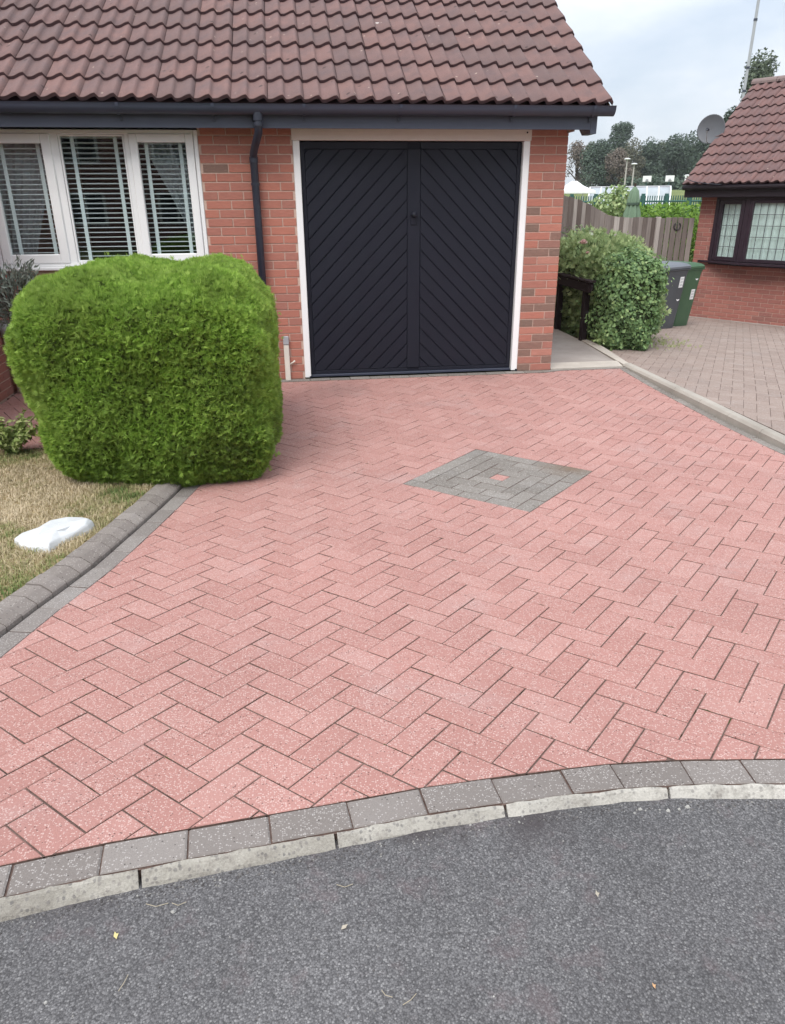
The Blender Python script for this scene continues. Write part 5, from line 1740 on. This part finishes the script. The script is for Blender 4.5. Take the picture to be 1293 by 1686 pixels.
# green metal railing
M_grail = mk_paint('green railing paint', (.03,.10,.09), .45)
rl = empty('metal_railing', haze_pt(1045, 25, 1.1), 'green vertical bar railing round the play area', 'railing')
pa, pb2 = Vector(haze_pt(925, 24.5, 0)), Vector(haze_pt(1165, 26.5, 0))
nb_ = 62
for i in range(nb_+1):
    q = pa.lerp(pb2, i/nb_)
    m = MB(); m.box(q.x-.012, q.x+.012, q.y-.012, q.y+.012, 1.0, 1.78+.0*i); m.build('bar', M_grail, rl)
    if i % 10 == 4:
        m = MB(); m.box(q.x-.045, q.x+.045, q.y-.045, q.y+.045, .9, 1.84); m.build('post', M_grail, rl)
for zz in (1.12, 1.62):
    m = MB(); m.tube([(pa.x, pa.y, zz), (pb2.x, pb2.y, zz)], .028, 6); m.build('rail', M_grail, rl)
# polytunnel
M_poly = mk_paint('milky plastic sheet', (.33,.365,.385), .3, .5, .3); M_blue = mk_paint('blue board', (.16,.33,.58), .5)
ta, tb = Vector(haze_pt(968, 43, 0)), Vector(haze_pt(1103, 43, 0))
tn = empty('polytunnel', (ta+tb)/2 + Vector((0, 0, 1.1)), 'long low milky polytunnel with pale hoops and a blue base board', 'polytunnel')
ux = (tb-ta).normalized(); uy = Vector((-ux.y, ux.x, 0)); Lt = (tb-ta).length
def tp(s, a, r=1.0): return ta + ux*s + uy*(1.35*(1-math.cos(a))*r) + Vector((0, 0, 1.12 + 1.2*math.sin(a)*r))
m = MB(); ns_ = 12; na_ = 10
m.v = [tuple(tp(Lt*i/ns_, math.pi*j/na_)) for i in range(ns_+1) for j in range(na_+1)]
for i in range(ns_):
    for j in range(na_): m.f.append((i*(na_+1)+j, (i+1)*(na_+1)+j, (i+1)*(na_+1)+j+1, i*(na_+1)+j+1)); m.m.append(0); m.r.append(0)
m.f.append(tuple(range(na_+1))); m.m.append(0); m.r.append(0)
m.f.append(tuple(ns_*(na_+1)+j for j in range(na_+1))[::-1]); m.m.append(0); m.r.append(0)
m.build('cover', M_poly, tn, smooth=True)
for i in range(0, 8):
    m = MB(); m.tube([tp(Lt*i/7, a, 1.015) for a in np.linspace(0, math.pi, 14)], .035, 6); m.build('hoop', M_slat, tn)
m = MB(); m.tube([tp(-.05, math.pi/2, 1.02), tp(Lt+.05, math.pi/2, 1.02)], .05, 6); m.build('ridge_bar', M_grey_pl, tn)
m = MB()
q0, q1 = ta + ux*(Lt*.60) - uy*.06, tb - ux*.9 - uy*.06
m.add([(q0.x, q0.y, 1.05), (q1.x, q1.y, 1.05), (q1.x, q1.y, 1.50), (q0.x, q0.y, 1.50), (q0.x+uy.x*.03, q0.y+uy.y*.03, 1.05), (q1.x+uy.x*.03, q1.y+uy.y*.03, 1.05), (q1.x+uy.x*.03, q1.y+uy.y*.03, 1.5), (q0.x+uy.x*.03, q0.y+uy.y*.03, 1.5)], [(0,1,2,3),(4,7,6,5),(3,2,6,7),(0,4,5,1),(1,5,6,2),(0,3,7,4)])
m.build('base_board', M_blue, tn)
# white gazebo
gb = haze_pt(943, 38, 1.1)
gz_ = empty('white_gazebo', gb, 'white pointed garden canopy on thin legs beyond the fence', 'gazebo')
m = MB(); hw = .78
gp = [(-hw, -hw), (hw, -hw), (hw, hw), (-hw, hw)]
m.add([(gb[0]+a, gb[1]+b, 2.08) for a, b in gp] + [(gb[0]+a*.45, gb[1]+b*.45, 2.30) for a, b in gp] + [(gb[0]+a*.12, gb[1]+b*.12, 2.52) for a, b in gp] + [(gb[0]+a, gb[1]+b, 1.98) for a, b in gp],
      [(i, (i+1) % 4, 4+(i+1) % 4, 4+i) for i in range(4)] + [(4+i, 4+(i+1) % 4, 8+(i+1) % 4, 8+i) for i in range(4)] + [(8, 9, 10, 11)] + [(12+i, 12+(i+1) % 4, (i+1) % 4, i) for i in range(4)])
m.build('canopy', M_white, gz_)
for a, b in gp:
    m = MB(); m.tube([(gb[0]+a*.97, gb[1]+b*.97, .9), (gb[0]+a*.97, gb[1]+b*.97, 2.0)], .025, 6); m.build('leg', M_white, gz_)
# street lamps, basketball boards
M_post = mk_paint('pale lamp post', (.40,.38,.35), .5); M_head = mk_paint('pale lamp head', (.62,.62,.62), .4)
def lamp(px, D, zt, label):
    b = haze_pt(px, D, 2.4)
    e = empty('street_lamp', b, label, 'street lamp', 'lamp posts on the playing field')
    m = MB(); m.tube([(b[0], b[1], 2.2), (b[0], b[1], zt)], [.09, .06], 8); m.build('post', M_post, e)
    m = MB(); m.lathe([(.0, zt+.10), (.18, zt+.08), (.30, zt+.02), (.30, zt-.03), (.05, zt-.06)], 12, M=Matrix.Translation((b[0], b[1], 0))); m.build('lamp_head', M_head, e)
lamp(1025.5, 80, 5.36, 'taller pale lamp post, the left one of the pair before the trees')
lamp(1037.5, 80, 4.92, 'shorter pale lamp post, the right one of the pair before the trees')
lamp(1126, 84, 3.95, 'small lamp post close to the corner of the neighbouring roof')
def hoop(px, D, label):
    b = haze_pt(px, D, 2.6)
    e = empty('basketball_hoop', b, label, 'basketball hoop', 'basketball hoops on the playing field')
    fx_, fy_ = CAMP.x-b[0], CAMP.y-b[1]; k = math.hypot(fx_, fy_); fx_, fy_ = fx_/k, fy_/k
    R_ = Matrix.Translation((b[0], b[1], 0)) @ Matrix.Rotation(math.atan2(fx_, -fy_)+.15, 4, 'Z')
    m = MB(); m.box(-.42, .42, -.03, .03, 3.46, 4.02, M=R_); m.build('backboard', M_white, e)
    m = MB(); m.box(-.12, .12, -.045, -.033, 3.52, 3.72, M=R_); m.build('target_square', M_grey_pl, e)
    m = MB(); m.tube([R_ @ Vector((.2*math.cos(a), -.25+.2*math.sin(a), 3.52)) for a in np.linspace(0, 6.28, 13)], .02, 5); m.build('ring', M_iron, e)
    m = MB(); m.tube([R_ @ Vector((0, .25, 2.2)), R_ @ Vector((0, .25, 3.5)), R_ @ Vector((0, .04, 3.7))], .06, 6); m.build('post', M_grail, e)
hoop(1061, 85, 'white basketball backboard, left one of three'); hoop(1098, 85, 'white basketball backboard in the middle of the row of three'); hoop(1129.5, 85, 'white basketball backboard partly behind the neighbouring eaves')
# tall mast
mb_ = haze_pt(1196, 45, .5)
ms = empty('tall_mast', mb_, 'thin tall grey mast rising behind the neighbouring roof', 'mast')
m = MB(); m.tube([(mb_[0], mb_[1], .5), (mb_[0], mb_[1], 6), (mb_[0], mb_[1], 13)], [.085, .075, .065], 8); m.build('pole', mk_paint('mast grey', (.36,.37,.40), .45), ms)
for zz in (6.6, 7.6, 9.6):
    m = MB(); m.tube([(mb_[0], mb_[1], zz), (mb_[0], mb_[1], zz+.1)], .092, 8); m.build('joint_band', M_slate, ms)

# trees
def tree(px, D, zb, zt, w, mat, label, n=3400, leaf=.42, shape='round', bare=0.0, group='trees beyond the playing field'):
    b = haze_pt(px, D, zb)
    e = empty('tree', b, label, 'tree', group)
    H = zt-zb
    t = MB()
    t.tube([(b[0], b[1], zb-.3), (b[0]+.05*w, b[1], zb+H*.35), (b[0], b[1], zb+H*.85)], [w*.055, w*.04, w*.01], 7)
    lob = []
    for k in range(11 if shape != 'column' else 9):
        h = random.uniform(.22, .92) if shape != 'column' else (k+.6)/9.5
        env = math.sin(math.pi*min(1, max(.08, h))**(.8 if shape == 'round' else .9))*.5
        if shape == 'column': env = .42*(1-h*.35)
        a = random.uniform(0, 6.28); r0 = w*env*random.uniform(.2, .8) if shape != 'column' else w*.08
        c = (b[0]+r0*math.cos(a), b[1]+r0*math.sin(a), zb+H*h)
        lr = w*random.uniform(.16, .27) if shape != 'column' else w*env
        lob.append((c, lr)); 
        t.tube([(b[0], b[1], zb+H*h*.55), ((b[0]+c[0])/2, (b[1]+c[1])/2, zb+H*h*.8), c], [w*.02, w*.014, w*.005], 5)
    t.build('trunk', M_bark, e)
    Ps, Ns = [], []
    for c, lr in lob:
        m = int(1.8*n/len(lob)); d = rng.normal(0, 1, (m, 3)); d /= np.linalg.norm(d, axis=1, keepdims=True)
        kk = rng.uniform(.25, 1.08, m)[:, None]**.6
        zs = 1.15 if shape != 'column' else H/9/ (w*.42)*1.1
        Ps.append(np.array(c)+d*kk*lr*np.array([1, 1, zs])); Ns.append(d)
    P, N = np.concatenate(Ps), np.concatenate(Ns)
    k = P[:, 2] > zb+H*.05
    if bare > 0: k &= rng.uniform(0, 1, len(P)) > bare
    P, N = P[k], N[k]
    V, F, r = leaves(P, N, leaf*.72, .7, rng.uniform(0, 1, len(P)), .7, .3)
    cloud_mesh('crown', V, F, mat, r, e)
zg = 2.9
tree(1008, 135, zg, 13.4, 6.0, M_tree_dk, 'tall dark poplar-like tree standing highest above the row', 6000, .4, 'column')
tree(944, 118, zg, 9.0, 5.2, M_tree_br, 'bronze thin-leaved tree nearest the garage corner', 2400, .34, 'round', .15)
tree(966, 122, zg, 9.6, 5.0, M_tree_md, 'wispy tree with a loose top beside the bronze one', 2600, .36, 'round', .2)
tree(985, 112, zg, 8.6, 6.6, M_tree_dk, 'broad dark green tree in front of the poplar-like one', 5200, .4)
tree(1014, 110, zg, 7.7, 4.4, M_tree_br, 'brown-leaved tree behind the pair of lamp posts', 3200, .34)
tree(1028, 120, zg, 9.6, 5.2, M_tree_ol, 'olive green tree right of the poplar-like one', 4200, .36)
tree(1058, 124, zg, 9.2, 6.0, M_tree_dk, 'dark tree above the left backboard', 4800, .4)
tree(1076, 126, zg, 9.4, 5.6, M_tree_md, 'mid green tree between the two white backboards', 4400, .38)
tree(1103, 122, zg, 9.5, 6.4, M_tree_dk, 'dense tree above the middle backboard', 5000, .4)
tree(1124, 128, zg, 9.3, 5.6, M_tree_md, 'green tree left of the satellite dish', 4200, .38)
tree(1150, 130, zg, 9.9, 6.0, M_tree_md, 'broad tree just below the satellite dish', 4400, .4)
tree(1160, 118, zg, 11.4, 7.4, M_tree_dk, 'tall dark tree behind the satellite dish', 6000, .42)
tree(1214, 60, 1.5, 10.2, 4.0, M_tree_md, 'bushy green tree peeping over the ridge of the neighbouring roof', 6000, .26, 'round', 0, 'trees behind the neighbouring roof')
tree(1190, 62, 1.5, 7.6, 3.2, M_tree_dk, 'small dark tree beside the mast above the tiled verge', 4200, .24, 'round', 0, 'trees behind the neighbouring roof')
P = []
for px in np.arange(1030, 1125, .8):
    b = haze_pt(px, 96, 0)
    for _ in range(22): P.append((b[0]+random.gauss(0, .3), b[1]+random.gauss(0, .7), random.uniform(2.4, 3.95+.35*math.sin(px*.19))))
P = np.array(P); V, F, r = leaves(P, np.tile(np.array([[-.3, -.8, .4]]), (len(P), 1)), .36, .7, rng.uniform(0, 1, len(P)), .7, .3)
fh = empty('field_hedge', haze_pt(1075, 96, 2.4), 'dark low hedge at the foot of the trees behind the backboards', 'hedge')
cloud_mesh('foliage', V, F, M_tree_dk, r, fh, 'stuff')

# house across the road, behind the camera: it is what the window panes mirror
oh = empty('brick_house', (-6, -26, 0), 'plain brick house across the road, mirrored in the window panes', 'house')
m = MB(); m.box(-16, 5, -32, -25, -.2, 4.6); m.build('wall', M_brick2, oh)
m = MB(); m.add([(-16.4, -24.6, 4.5), (5.4, -24.6, 4.5), (5.4, -28.5, 7.0), (-16.4, -28.5, 7.0), (5.4, -32.4, 4.5), (-16.4, -32.4, 4.5)], [(0, 1, 2, 3), (3, 2, 4, 5), (1, 4, 2), (0, 3, 5)]); m.build('roof', M_tile2, oh)
for xx in (-14, -10.5, -7, -3.5, 0, 3):
    for zz in (.9, 3.1):
        m = MB(); m.box(xx-.75, xx+.75, -25.0+.002, -24.94, zz, zz+1.2); w__ = m.build('window', M_white, oh)
        m = MB(); m.box(xx-.65, xx-.04, -24.938, -24.93, zz+.1, zz+1.1); m.build('pane', M_room, w__)
        m = MB(); m.box(xx+.04, xx+.65, -24.938, -24.93, zz+.1, zz+1.1); m.build('pane', M_room, w__)

# ------------------------------------------------------------------ litter on the road
M_straw = NT('straw').done((.36,.31,.23), .8, .2); M_yleaf = NT('yellow leaf').done((.55,.48,.22), .7, .2); M_pleaf = NT('pale leaf').done((.36,.32,.26), .7, .2)
def straw(x, y, L, a, label, bend=.01):
    m = MB(); z = road_z(x, y)+.004
    m.tube([(x-L/2*math.cos(a), y-L/2*math.sin(a), z), (x+bend*math.sin(a), y-bend*math.cos(a), z+.003), (x+L/2*math.cos(a), y+L/2*math.sin(a), z)], .0008, 5)
    tag(m.build('straw', M_straw), label, 'straw', 'bits of straw on the road')
straw(-3.003, -6.045, .050, -.1, 'straw left of a second one near the kerb on the left of the road')
straw(-2.954, -6.049, .032, -.05, 'short straw right of a longer one near the kerb on the left')
straw(-2.579, -6.053, .038, -.1, 'straw lying alone below the second kerb joint')
straw(-3.042, -6.221, .035, 1.2, 'upright-lying straw below the yellow leaf', .003)
straw(-2.47, -6.332, .035, .55, 'slanting straw near the lower edge of the road', .004)
straw(-2.513, -6.315, .026, -.7, 'short curved straw beside the slanting one near the lower edge', .006)
def dleaf(x, y, s, a, mt, label):
    m = MB(); z = road_z(x, y)+.004
    c, q = math.cos(a), math.sin(a)
    pts = [(-.5, 0, 0), (-.1, .26, .12), (.5, .06, .05), (.15, -.1, .02), (.05, -.3, .14), (-.2, -.12, .0)]
    m.add([(x+s*(c*p0-q*p1), y+s*(q*p0+c*p1), z+s*p2) for p0, p1, p2 in pts], [(0, 5, 1), (1, 5, 3), (1, 3, 2), (5, 4, 3)])
    tag(m.build('dry_leaf', mt), label, 'leaf', 'dry leaves on the road')
dleaf(-3.079, -6.112, .020, 1.9, M_yleaf, 'small yellow forked leaf at the left of the road')
dleaf(-2.587, -6.160, .019, .5, M_pleaf, 'pale curled leaf on the road below the alone-lying straw')
dleaf(-2.009, -6.156, .018, 1.4, M_pleaf, 'small pale leaf on the road right of the middle')
dleaf(-1.977, -6.372, .013, 1.6, NT('tan leaf').done((.50,.30,.16), .7, .2), 'tiny tan leaf near the lower edge of the road')
# grit along the kerb foot and loose chips on the road
peb = MB()
def chip(mb, x, y, s, r):
    z = road_z(x, y)-.001
    a = random.uniform(0, 6.28)
    vs = [(x+s*math.cos(a+i*1.257)*random.uniform(.7, 1.2), y+s*math.sin(a+i*1.257)*random.uniform(.6, 1.1), z) for i in range(5)]
    top_ = [(x+(p[0]-x)*.55, y+(p[1]-y)*.55, z+s*random.uniform(.5, .9)) for p in vs]
    mb.add(vs+top_, [(5, 6, 7, 8, 9)] + [(i, (i+1) % 5, 5+(i+1) % 5, 5+i) for i in range(5)], 0, r)
for _ in range(900):
    s_ = random.uniform(-.15, 2.6)
    o_ = .137 + abs(random.gauss(0, .018))
    x, y = fpt(s_, o_); chip(peb, x, y, random.uniform(.0015, .0042), random.uniform(0, 1)**2.2)
for _ in range(500):
    x = random.uniform(-3.4, -1.2); y = front_curve(x)-.14-random.uniform(0, .55); chip(peb, x, y, random.uniform(.0015, .0035), random.uniform(0, 1)**2)
for (x, y, s_) in ((-2.965, -6.068, .009), (-2.218, -5.912, .009), (-2.11, -5.91, .007), (-1.674, -5.94, .011), (-1.70, -5.945, .008), (-1.73, -5.945, .010), (-1.80, -5.93, .009), (-1.82, -5.94, .006), (-2.25, -5.92, .006), (-2.019, -6.246, .004), (-3.188, -6.238, .007)):
    chip(peb, x, y, s_*.72, .95)
def mk_grit():
    t = NT('kerb grit'); return t.done(t.ramp(t.attr(), [(0, (.06,.055,.055)), (.5, (.14,.13,.125)), (.9, (.26,.25,.235)), (1, (.42,.41,.385))]), .85, .2)
o = peb.build('kerb_grit', mk_grit(), centre=False); tag(o, 'loose grit and chips along the foot of the kerb', None, None, 'stuff')

# ------------------------------------------------------------------ thin haze over the field
hz = MB(); hz.box(-1620, 1620, -1620, 1620, -3.0, 17.0)
hm = bpy.data.materials.new('thin haze'); hm.use_nodes = True
ht = hm.node_tree; ht.nodes.clear()
ho = ht.nodes.new('ShaderNodeOutputMaterial'); hv = ht.nodes.new('ShaderNodeVolumePrincipled')
hv.inputs['Color'].default_value = (.86, .90, .95, 1); hv.inputs['Density'].default_value = .0004
ht.links.new(hv.outputs[0], ho.inputs['Volume'])
tag(hz.build('haze', hm, centre=False), 'faint haze softening the trees beyond the field', None, None, 'stuff')
